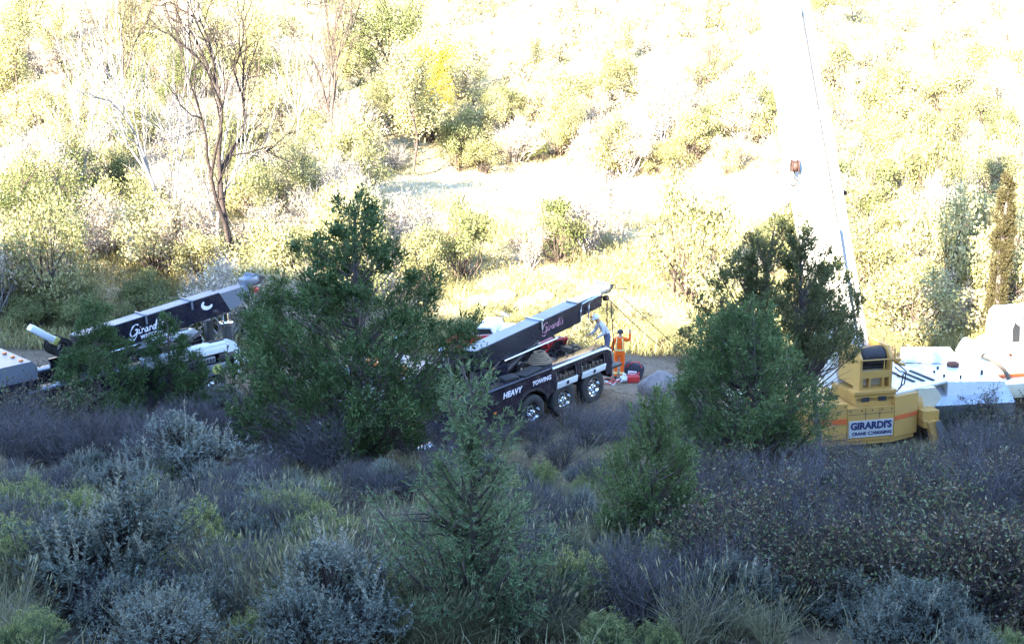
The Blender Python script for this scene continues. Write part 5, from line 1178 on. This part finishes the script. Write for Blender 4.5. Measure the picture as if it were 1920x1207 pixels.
# trackside brush between the camera slope and the trucks, small so the vehicles show
for i, (px, py, hpx, kind, lb) in enumerate([(1010, 838, 60, 'twig', 'dark shrub under the front of the three visible truck wheels'), (1095, 845, 95, 'twig', 'dark shrub hiding the feet of the middle truck wheel'), (1150, 830, 70, 'twig', 'dark shrub below the rearmost truck wheel'), (1068, 800, 48, 'leafy', 'green sprig of brush between two truck wheels'),
                                    (1190, 805, 60, 'twig', 'dark shrub below the boulder'), (0, 838, 128, 'leafy', 'tall leafy shrub at the left edge hiding the lower left truck cab'), (48, 842, 132, 'leafy', 'tall leafy shrub before the middle of the pale cab'), (100, 836, 112, 'leafy', 'tall leafy shrub at the rear of the pale cab'), (-5, 800, 120, 'twig', 'tall bare shrub at the left edge before the pale cab'), (12, 815, 90, 'leafy', 'leafy shrub at the left edge below the pale cab'), (60, 820, 110, 'twig', 'tallest bare shrub before the pale cab'), (110, 815, 95, 'twig', 'bare shrub at the right end of the pale cab'), (35, 770, 95, 'twig', 'bare shrub in front of the pale cab of the left tow truck'), (85, 775, 100, 'twig', 'bare shrub right of centre before the pale left truck cab'), (130, 790, 80, 'twig', 'bare shrub between the pale cab and the leftmost juniper'),
                                    (1590, 870, 52, 'twig', 'purple shrub under the crane sign plate'), (1500, 880, 60, 'twig', 'purple shrub left of the crane jack'), (1680, 880, 50, 'twig', 'purple shrub between sign plate and outrigger leg'), (1800, 830, 75, 'leafy', 'dark leafy shrub under the polished crane box'),
                                    (1870, 830, 100, 'leafy', 'tall leafy shrub at the right edge before the crane carrier'), (1835, 800, 60, 'leafy', 'leafy shrub touching the right end of the polished crane box'), (420, 760, 55, 'sage', 'grey sagebrush under the yellow sticker of the left tow truck'), (395, 770, 50, 'sage', 'grey sagebrush left of the one under the yellow sticker')]):
    p, d = gp(px, py); shrub(kind, p, hpx / (FPX / d), lb, None)

# ------------------------------------------------------------------ grass on the shaded slope (stuff)
s = Soup(); N = 95000
gx_ = rng.uniform(-17, 17, N); gy_ = rng.uniform(3.5, 33, N) 
keep = np.abs(gx_) < gy_ * .52 + 2.0
nz = np.sin(gx_ * 1.3 + 2) * np.sin(gy_ * 1.1) + np.sin(gx_ * .5 - gy_ * .8)
keep &= rng.random(N) < np.clip(.55 + .35 * nz, .1, 1); gx_, gy_ = gx_[keep], gy_[keep]
for O, yaw, pi, xr, yr in PADS:
    X, Y, Z = frame(yaw, pi); dx = gx_ - O[0]; dy = gy_ - O[1]; l = dx * X[0] + dy * X[1]; m_ = dx * Y[0] + dy * Y[1]
    k = ~((l > xr[0]) & (l < xr[1]) & (m_ > yr[0]) & (m_ < yr[1])); gx_, gy_ = gx_[k], gy_[k]
n = len(gx_); P = np.stack([gx_, gy_, hgt(gx_, gy_)], 1)
P = np.repeat(P, 2, 0) + rng.normal(0, .03, (2 * n, 3)) * np.array([1, 1, 0]); n *= 2
D = rng.normal(size=(n, 3)) * .33 + np.array([0, 0, 1.])
s.grass(P, D, rng.uniform(.08, .30, n), rng.uniform(.005, .009, n), 0, rng, .35)
tag(link('dry_grass', s.mesh('dry_grass', [M['grassd']])), 'short dry grass covering the shaded slope', 'grass', None, 'stuff')
# fallen twigs and litter
N_ = 26000; x_ = rng.uniform(-17, 17, N_); y_ = rng.uniform(3.5, 44, N_); k_ = np.abs(x_) < y_ * .5 + 2; x_, y_ = x_[k_], y_[k_]; s = Soup()
P = np.stack([x_, y_, hgt(x_, y_) + .015], 1); D = rng.normal(size=P.shape) * np.array([1, 1, .15]); s.tubes(P[::3], P[::3] + unit(D[::3]) * rng.uniform(.1, .45, len(P[::3]))[:, None], .005, .002, 3, 0); s.blades(P, D, .06, .025, 0, rng)
tag(link('fallen_litter', s.mesh('fallen_litter', [M['debris']])), 'fallen twigs and leaf litter on the near slope and dirt bench', 'litter', None, 'stuff')
DB = [twig_mesh(60 + k, 1.6, 1.1, 7, 0, 'twigl', spread=.9, levels=3) for k in range(2)]
for (px, py, h_, k_, lb_) in [(1500, 905, 95, 0, 'pale dead branches fanning out right of the round-topped juniper'), (1440, 925, 80, 1, 'pale dead branches low against the round-topped juniper'), (1320, 880, 70, 0, 'grey dead branches left of the round-topped juniper'),
        (1000, 1090, 110, 1, 'dark bent dead branches right of the thin pale juniper'), (690, 940, 60, 0, 'dead branches under the tall dark juniper'), (345, 1110, 90, 1, 'crooked dead branch right of the largest sagebrush'), (1700, 960, 80, 0, 'pale dead branches amid the purple brush at right')]:
    p, d = gp(px, py); r = empty('dead_branches', (p[0], p[1], p[2] - .03)); k = h_ / (FPX / d) / 1.1; r.scale = (k, k, k); r.rotation_euler = (R(12), R(-10), px * .7)
    tag(r, lb_, 'dead branches'); link('branches', DB[k_][0], r)
# tall grass clumps, countable
def clump_mesh(seed, n=150, H=.7, sp=.35):
    rg = np.random.default_rng(seed); s = Soup(); a = rg.uniform(0, 6.28, n); r = np.sqrt(rg.random(n)) * .14
    P = np.stack([r * np.cos(a), r * np.sin(a), 0 * a], 1); D = np.stack([np.cos(a) * sp, np.sin(a) * sp, np.ones(n)], 1) + rg.normal(size=(n, 3)) * .15
    s.grass(P, D, H * rg.uniform(.5, 1, n), .008, 0, rg, .3)
    k = n // 6; T = P[:k] + unit(D[:k]) * (H * 1.05); s.tubes(P[:k], T, .003, .002, 3); s.blades(T, D[:k], .12, .016, 0, rg)
    return s.mesh('grass_blades', [M['grassd']])
CL = [clump_mesh(k) for k in range(4)]
for i in range(230):
    if i < 80: px, py = cr.uniform(560, 1450), cr.uniform(1040, 1215)
    else: px, py = cr.uniform(0, 1200), cr.uniform(930, 1207)
    p, d = gp(px, py); o = link('grass_clump', CL[i % 4]); o.location = (p[0], p[1], p[2] - .01); k = cr.uniform(.3, .75); o.scale = (k * 1.2, k * 1.2, k * cr.uniform(.8, 1.1)); o.rotation_euler = (0, 0, cr.uniform(0, 6.28))
    tag(o, ('taller' if k > .55 else 'shorter') + ' dry grass clump ' + where(px, py), 'grass clump', 'tall grass clumps on the near slope')

# ------------------------------------------------------------------ far side: brush, trees
def bush_mesh(seed, W, H, nl, ls, mt, wt='barkd', nclump=26, twig=40):
    rg = np.random.default_rng(seed); s = Soup()
    a = rg.uniform(0, 6.283, nclump); sp = rg.random(nclump) ** .5; h = rg.uniform(.3, 1, nclump)
    C = np.stack([W / 2 * sp * np.cos(a) * (1 - .3 * h), W / 2 * sp * np.sin(a) * (1 - .3 * h), H * h * (1 - .25 * sp)], 1)
    B = np.stack([rg.normal(0, W * .06, nclump), rg.normal(0, W * .06, nclump), 0 * a], 1); m_ = (B + C) / 2 + rg.normal(0, W * .05, (nclump, 3))
    s.tubes(B, m_, .035, .022, 4, 0); s.tubes(m_, C, .022, .008, 4, 0)
    T = C[rg.integers(nclump, size=twig * 3)]; E_ = T + rg.normal(size=T.shape) * W * .12 + np.array([0, 0, H * .08]); s.tubes(T, E_, .008, .003, 3, 0)
    k = rg.integers(nclump, size=nl); P = C[k] + unit(rg.normal(size=(nl, 3))) * (rg.random((nl, 1)) ** .5) * np.array([W * .17, W * .17, H * .16]) * rg.uniform(.6, 1.2, (nl, 1))
    s.blades(P, rg.normal(size=(nl, 3)), ls * rg.uniform(.6, 1.4, nl), ls * .7, 1, rg)
    return s.mesh('brush', [M[wt], M[mt]])
FB = {
    'oaky': [bush_mesh(s, 3.9, 3.1, 4600, .098, 'oaky') for s in (1, 2, 3)],
    'oakg': [bush_mesh(s, 3.2, 2.6, 3000, .095, 'oakg') for s in (4, 5)],
    'oakt': [bush_mesh(s, 3.5, 2.5, 2800, .09, 'oakt', 'barkg', twig=90) for s in (6, 7)],
}
BARE = [twig_mesh(40 + k, 3.4, 3.0, 26, 260, 'twigl', 'oaky', .1, .5) for k in range(3)]
FARN = {'oaky': ('oak_shrub', 'yellow-green scrub oak'), 'oakg': ('oak_shrub', 'darker green scrub oak'), 'oakt': ('dry_shrub', 'tan dried-out brush')}
BAND = [('on the lower sunlit flat behind the vehicles', 'lower flat'), ('on the middle of the sunlit hillside', 'middle hillside'), ('high on the sunlit hillside near the top of the picture', 'upper hillside')]
def meadow(x, y):    # open strip
    px, py, _ = project(np.array([x, y, float(hgt(x, y))]))
    return (690 < px < 1500 and 335 < py < 470)
LM2 = [(440, 400, 'the tall dark-stemmed bare tree'), (252, 440, 'the bleached snag'), (820, 180, 'the golden tree'), (150, 250, 'the whitish tree at upper left'), (620, 200, 'the slender bare tree'), (1085, 400, 'the lone dead tree in the meadow'),
       (1540, 60, 'the dark tree at the top edge'), (1500, 300, 'the hook block'), (1868, 480, 'the dark boom-shadow column'), (1730, 400, 'the bare tree beyond the crane'), (1815, 640, 'the crane muffler'), (1160, 600, 'the orange worker'), (1140, 530, 'the centre truck boom tip'),
       (480, 520, 'the left truck boom tip'), (60, 560, 'the left truck winch'), (960, 580, 'the pale boulder rubble'), (650, 380, 'the tall dark juniper top'), (1065, 250, 'the yellow-green tree above the meadow'), (1300, 250, 'the slope left of the crane boom'), (1700, 200, 'the slope right of the crane boom'),
       (1300, 560, 'the brush left of the olive juniper'), (1650, 560, 'the foot of the crane boom'), (30, 400, 'the green tree at left'), (900, 60, 'the top edge centre')]
def size_word(k): return 'large' if k > 1.15 else ('small' if k < .8 else 'middling')
def lmk2(px, py):
    x, y, n_ = min(LM2, key=lambda q: (q[0] - px) ** 2 + ((q[1] - py) * 1.2) ** 2); dx, dy = px - x, py - y
    far = 'far ' if max(abs(dx), abs(dy)) > 130 else ('some way ' if max(abs(dx), abs(dy)) > 60 else 'just ')
    return far + (('right of ' if dx > 0 else 'left of ') if abs(dx) > abs(dy) else ('below ' if dy > 0 else 'above ')) + n_
def far_shrub(x, y, kind=None):
    z = float(hgt(x, y)); b = 0 if y < 66 else (1 if y < 92 else 2)
    px, py, _ = project(np.array([x, y, z])); side = 'left of the bare grey trees' if px < 420 else ('in the middle' if px < 1400 else 'right of the crane boom')
    if kind == 'bare':
        ms = BARE[cr.randrange(3)]; r = empty('leafless_shrub', (x, y, z - .05)); k = cr.uniform(.6, 1.25); r.scale = (k, k, k); r.rotation_euler = (0, 0, cr.uniform(0, 6.28))
        for nm, m_ in zip(('twigs', 'leaves'), ms): link(nm, m_, r)
        tag(r, f'{size_word(k)} pale leafless shrub {lmk2(px, py)}', 'shrub', 'pale leafless shrubs on the sunlit hillside'); return
    n, d_ = FARN[kind]; o = link(n, FB[kind][cr.randrange(len(FB[kind]))]); o.location = (x, y, z - .1); k = cr.uniform(.55, 1.35); o.scale = (k * cr.uniform(.85, 1.2), k * cr.uniform(.85, 1.2), k * cr.uniform(.9, 1.7)); o.rotation_euler = (0, 0, cr.uniform(0, 6.28))
    tag(o, f'{size_word(k)} {d_} {lmk2(px, py)}', 'shrub', f'{d_} on the sunlit hillside')
placed = 0; tries = 0
while placed < 520 and tries < 30000:
    tries += 1; y = 47 + 55 * cr.random() ** .8; x = cr.uniform(-.50, .50) * y
    if meadow(x, y): continue
    px, py, f = project(np.array([x, y, float(hgt(x, y))]))
    if (880 < px < 1060 and 530 < py < 620): continue
    clumpy = math.sin(x * .35 + 1) * math.sin(y * .22) + .5 * math.sin(x * .9 + y * .5)
    if y < 68 and 700 < px < 1500 and cr.random() < .78: continue
    if cr.random() > .8 + .35 * clumpy: continue
    w = cr.random()
    if px < 700: kind = 'oaky' if w < .38 else ('bare' if w < .60 else ('oakt' if w < .86 else 'oakg'))
    else: kind = 'oaky' if w < .42 else ('oakt' if w < .72 else ('bare' if w < .82 else 'oakg'))
    far_shrub(x, y, kind); placed += 1
# farther up nobody could count it: one mass of scrub
for nm, mt, seed, share, nb in (('distant_scrub', 'oaky', 5, .8, 620), ('distant_dry_scrub', 'oakt', 6, 1.0, 700), ('distant_green_scrub', 'oakg', 7, .5, 260)):
    rg = np.random.default_rng(seed); y = 96 + 60 * rg.random(nb) ** .8; x = rg.uniform(-.52, .52, nb) * y
    R0 = rg.uniform(.9, 2.3, nb); S_ = Soup(); k = np.repeat(np.arange(nb), (R0 ** 2 * 125).astype(int)); n = len(k)
    q = unit(rg.normal(size=(n, 3))) * rg.random((n, 1)) ** .4; q[:, 2] = np.abs(q[:, 2])
    lump = 1 + .3 * np.sin(q[:, 0] * 5 + k) * np.sin(q[:, 2] * 6 + 2 * k)
    P = np.stack([x, y, hgt(x, y)], 1)[k] + q * (R0[k] * lump)[:, None] * np.array([1, 1, 1.5]); P[:, 2] = np.maximum(P[:, 2], hgt(P[:, 0], P[:, 1]))
    S_.blades(P, rg.normal(size=(n, 3)), rg.uniform(.09, .2, n), .10, 1, rg)
    B0 = np.stack([x, y, hgt(x, y)], 1); B0 = np.repeat(B0, 6, 0); E0 = B0 + unit(rg.normal(size=B0.shape) * .6 + np.array([0, 0, 1.])) * (np.repeat(R0, 6) * 1.1)[:, None]; S_.tubes(B0, E0, .05, .015, 3, 0)
    tag(link(nm, S_.mesh(nm, [M['barkd'], M[mt]])), {'oaky': 'yellowish scrub covering the far upper hillside', 'oakt': 'tan dry scrub covering the far upper hillside', 'oakg': 'greener scrub patches on the far upper hillside'}[mt], 'scrub', None, 'stuff')
# dark brush just beyond the left tow truck, partly in shade
for i in range(34):
    px = cr.uniform(-20, 560); py = cr.uniform(575, 640); p, d = gp(px, py)
    o = link('oak_shrub', FB['oakg'][i % 2]); k = cr.uniform(.6, 1.0); o.location = (p[0], p[1], p[2] - .1); o.scale = (k, k, k * .9); o.rotation_euler = (0, 0, cr.uniform(0, 6.28))
    tag(o, 'dark scrub oak ' + lmk2(px, py - 30), 'shrub', 'dark scrub oak behind the left tow truck')
for i in range(22):
    px = cr.uniform(760, 1700); py = cr.uniform(640, 700) if px < 880 or px > 1190 else cr.uniform(600, 650); p, d = gp(px, py)
    o = link('oak_shrub', FB['oaky'][i % 3]); k = cr.uniform(.3, .5); o.location = (p[0], p[1], p[2] - .05); o.scale = (k, k, k * 1.1); o.rotation_euler = (0, 0, cr.uniform(0, 6.28))
    tag(o, 'knee-high yellow-green brush ' + lmk2(px, py), 'shrub', 'low brush on the edge of the dirt bench')

# trees
def branch_tree(seed, H, r0, nl=0, lm='oaky', spread=.4, levels=5, bend=.2, wt='barkg', ls=.12, first=.32, lean=(0, 0), forks=1):
    rg = np.random.default_rng(seed); w = Soup(); tips = []
    def rec(p, d, L, r, lv):
        n = 4; q = p.copy()
        for k in range(n):
            d2 = unit(d + rg.normal(size=3) * bend * .5 + np.array([0, 0, .06])); q2 = q + d2 * L / n
            w.tubes(q[None], q2[None], r * (1 - .3 * k / n), r * (1 - .3 * (k + 1) / n), 6 if r > .06 else 3)
            q, d = q2, d2
            if lv > 0 and k >= 1 and rg.random() < .75:
                a = rg.normal(size=3); a -= d * (a @ d); a = unit(a); rec(q, unit(d + a * spread * rg.uniform(1.0, 2.0)), L * rg.uniform(.45, .7), r * .42, lv - 1)
        tips.append(q)
        if lv > 0:
            for s_ in range(2):
                a = rg.normal(size=3); a -= d * (a @ d); a = unit(a); rec(q, unit(d + a * spread * rg.uniform(.5, 1.1)), L * rg.uniform(.65, .85), r * .62, lv - 1)
    for f in range(forks):
        rec(np.array([rg.normal(0, .1) * f, rg.normal(0, .1) * f, 0.]), unit(np.array([lean[0] + rg.normal(0, .12) * f, lean[1], 1.])), H * first, r0 * (1 if f == 0 else .7), levels)
    V = np.concatenate(w.V); sc = H / V[:, 2].max(); w.V = [v * sc for v in w.V]
    out = [w.mesh('trunk', [M[wt]])]
    if nl:
        T = np.array(tips) * sc; l = Soup(); k = rg.integers(len(T), size=nl); l.blades(T[k] + rg.normal(0, .035 * H, (nl, 3)), rg.normal(size=(nl, 3)), ls * rg.uniform(.6, 1.4, nl), ls * .7, 0, rg); out.append(l.mesh('crown', [M[lm]]))
    return out
def plant_tree(px, pyb, pyt, ms_, label, name='bare_tree', cat='tree', Hm=10.0, rot=0, group=None):
    p, d = gp(px, pyb); H = (pyb - pyt) / (FPX / d) / CP; r = tree(name, ms_, p, label, cat, group, H / Hm, rot)
    if name == 'bare_tree': r.scale = (r.scale[0] * .62, r.scale[1] * .62, r.scale[2])
    return r
b1 = branch_tree(5, 10, .13, 900, 'oaky', .34, 4, .25, 'barkg', .12, .3, (.03, 0), 2); b2 = branch_tree(6, 10, .14, 0, spread=.34, levels=4, wt='barkd', forks=2, bend=.25); b3 = branch_tree(7, 10, .12, 0, spread=.36, levels=4, wt='barkg', forks=2, bend=.28)
b4 = branch_tree(8, 10, .08, 0, spread=.5, levels=4, wt='barkw', forks=3)
b5 = branch_tree(15, 10, .17, 0, spread=.52, levels=4, wt='barkx', forks=2, bend=.42)
plant_tree(440, 520, -60, b5, 'tall dark-stemmed bare tree rising above the silver boom tip of the left tow truck')
plant_tree(415, 515, 100, b1, 'bare grey tree with a few yellow leaves just left of the tall dark-stemmed one', rot=2)
plant_tree(330, 500, -80, b3, 'tall whitish bare tree left of the dark-stemmed bare tree', rot=1)
plant_tree(225, 260, -60, b2, 'thin dark bare tree at the top edge, upper left', rot=5)
plant_tree(1320, 210, 60, b2, 'thin dark bare tree on the slope left of the crane boom', rot=5.5)
plant_tree(560, 300, 60, b1, 'grey bare tree between the dark-stemmed tree and the golden tree', rot=1.3)
plant_tree(150, 400, 40, b3, 'whitish bare tree at upper left', rot=3)
plant_tree(620, 330, -60, b2, 'slender dark-stemmed bare tree at the top left of centre', rot=4)
plant_tree(1085, 455, 340, b4, 'small dead tree standing alone in the pale meadow', name='dead_tree')
plant_tree(1165, 440, 375, b4, 'low dead branchy tree right of the lone dead tree in the meadow', name='dead_tree', rot=2)
plant_tree(1730, 470, 330, b2, 'dark-stemmed bare tree right of the crane boom', rot=2.4)
plant_tree(1660, 690, 630, b2, 'tiny bare sapling behind the crane deck', name='dead_tree', rot=1)
# snag
p, d = gp(252, 490)
sn = empty('dead_snag', p); tag(sn, 'short thick bleached snag at left, broken off at the top', 'dead tree')
MB().tube([(0, 0, 0), (-.15, 0, .9), (-.28, 0, 1.9), (-.45, 0, 2.7), (-.52, 0, 3.0)], [.26, .24, .2, .15, .03], 10).obj('trunk', M['barkw'], sn)
MB().tube([(-.2, 0, 1.4), (.15, 0, 1.9)], [.07, .02], 6).obj('broken_limb', M['barkw'], sn)
# leafy trees
lt1 = branch_tree(21, 10, .14, 9000, 'oaky', .42, 4, .2, 'barkd', .16); lt2 = branch_tree(22, 10, .14, 9000, 'oakg', .42, 4, .2, 'barkd', .16); lt3 = branch_tree(23, 10, .13, 8000, 'gold', .42, 4, .2, 'barkd', .16)
plant_tree(775, 330, 90, lt1, 'leafy yellow-green tree left of the golden one in the upper middle', 'cottonwood_tree', rot=1)
plant_tree(825, 270, 85, lt3, 'golden-leaved tree in the upper middle', 'cottonwood_tree')
plant_tree(750, 200, -20, lt2, 'green tree at the top edge above the golden one', 'cottonwood_tree', rot=2)
plant_tree(1540, 60, -60, lt2, 'dark green tree at the top edge right of the crane boom', 'cottonwood_tree', rot=3)
plant_tree(1065, 310, 190, lt1, 'leafy yellow-green tree above the meadow', 'cottonwood_tree', rot=3)
plant_tree(30, 260, 20, lt1, 'yellow-green tree high on the left edge', 'cottonwood_tree', rot=2)
plant_tree(20, 560, 300, lt2, 'green tree low on the left edge', 'cottonwood_tree', rot=5)
plant_tree(130, 420, 230, lt1, 'yellow-green tree behind the bleached snag', 'cottonwood_tree', rot=4)
for (a_, b_, c_, k_, lb_) in [(235, 330, 150, 0, 'yellow-green tree right of the bleached snag, behind the bare trees'), (560, 420, 250, 0, 'yellow-green tree directly behind the tall dark juniper top'), (640, 200, 50, 0, 'yellow-green tree left of the green tree at the top'), (330, 240, 90, 1, 'green tree among the tall bare trunks'),
        (60, 120, -40, 0, 'yellow-green tree in the top left corner'), (700, 300, 150, 0, 'yellow-green tree just left of the golden tree'), (920, 290, 180, 0, 'yellow-green tree above the left end of the meadow'), (1280, 300, 200, 0, 'yellow-green tree above the right end of the meadow'),
        (1640, 420, 280, 0, 'yellow-green tree right of the crane boom'), (1780, 330, 190, 0, 'yellow-green tree in the upper right'), (1000, 160, 60, 0, 'yellow-green tree high above the meadow'), (1170, 130, 30, 0, 'yellow-green tree high on the slope left of the boom'), (400, 110, -10, 0, 'yellow-green tree at the top edge behind bare trunks')]:
    plant_tree(a_, b_, c_, (lt1, lt2)[k_], lb_, 'cottonwood_tree', rot=a_)
plant_tree(480, 210, 20, lt1, 'yellow-green tree behind the tall bare trees', 'cottonwood_tree', rot=2)
# added dark foliage column standing in for the crane boom's shadow at right
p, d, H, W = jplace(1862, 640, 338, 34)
M['brown'] = leafm('boom_shadow_foliage', [(.035, .03, .012), (.06, .05, .02), (.09, .075, .03)], .1, .7, .4)
tree('juniper_tree', juniper_mesh(77, H, W, [.5, .6, .75, .8, .9, 1.0, .95, .7, .3], 150, .30, 34, (.11, .035), 1.3, 1, mat='brown'), p, 'narrow dark olive-brown foliage column standing for the boom shadow above the crane cab', 'tree')

# low brush and grass of the far side (stuff)
s = Soup(); N = 260000; y = 45 + 105 * rng.random(N) ** .85; x = rng.uniform(-.54, .54, N) * y; z = hgt(x, y)
px, py, _ = project(np.stack([x, y, z], 1)); md = (px > 690) & (px < 1500) & (py > 335) & (py < 470)
a = ~md; P = np.stack([x, y, z + rng.uniform(0, .9, N) * (.5 + .5 * np.sin(x * .8) * np.sin(y * .6))], 1)
s.blades(P[a], rng.normal(size=(a.sum(), 3)) + np.array([0, 0, .6]), rng.uniform(.1, .35, a.sum()), rng.uniform(.03, .08, a.sum()), 0, rng)
tag(link('hillside_undergrowth', s.mesh('hillside_undergrowth', [M['under']])), 'pale low brush and grass on the sunlit hillside', 'undergrowth', None, 'stuff')
s = Soup(); N2 = 120000; x2 = rng.uniform(-.5, .5, N2); y2 = rng.uniform(44.5, 72, N2); x2 = x2 * y2; keep = (np.sin(x2 * .45 + 1) * np.sin(y2 * .5) + .6 * np.sin(x2 * 1.3 + y2)) > rng.uniform(-1.1, .5, N2); x2, y2 = x2[keep], y2[keep]
s.grass(np.stack([x2, y2, hgt(x2, y2)], 1), rng.normal(size=(len(x2), 3)) * .35 + np.array([0, 0, 1.]), rng.uniform(.25, .85, len(x2)), rng.uniform(.02, .045, len(x2)), 0, rng)
tag(link('yellow_grass', s.mesh('yellow_grass', [M['under']])), 'tall yellowish dry grass on the lit flat behind the vehicles', 'grass', None, 'stuff')
s = Soup(); P = np.stack([x, y, z], 1)[md]; s.grass(P, rng.normal(size=(len(P), 3)) * .3 + np.array([0, 0, 1.]), rng.uniform(.15, .45, len(P)), .03, 0, rng)
tag(link('meadow_grass', s.mesh('meadow_grass', [M['mead']])), 'pale dry grass of the sunlit meadow strip', 'grass', None, 'stuff')
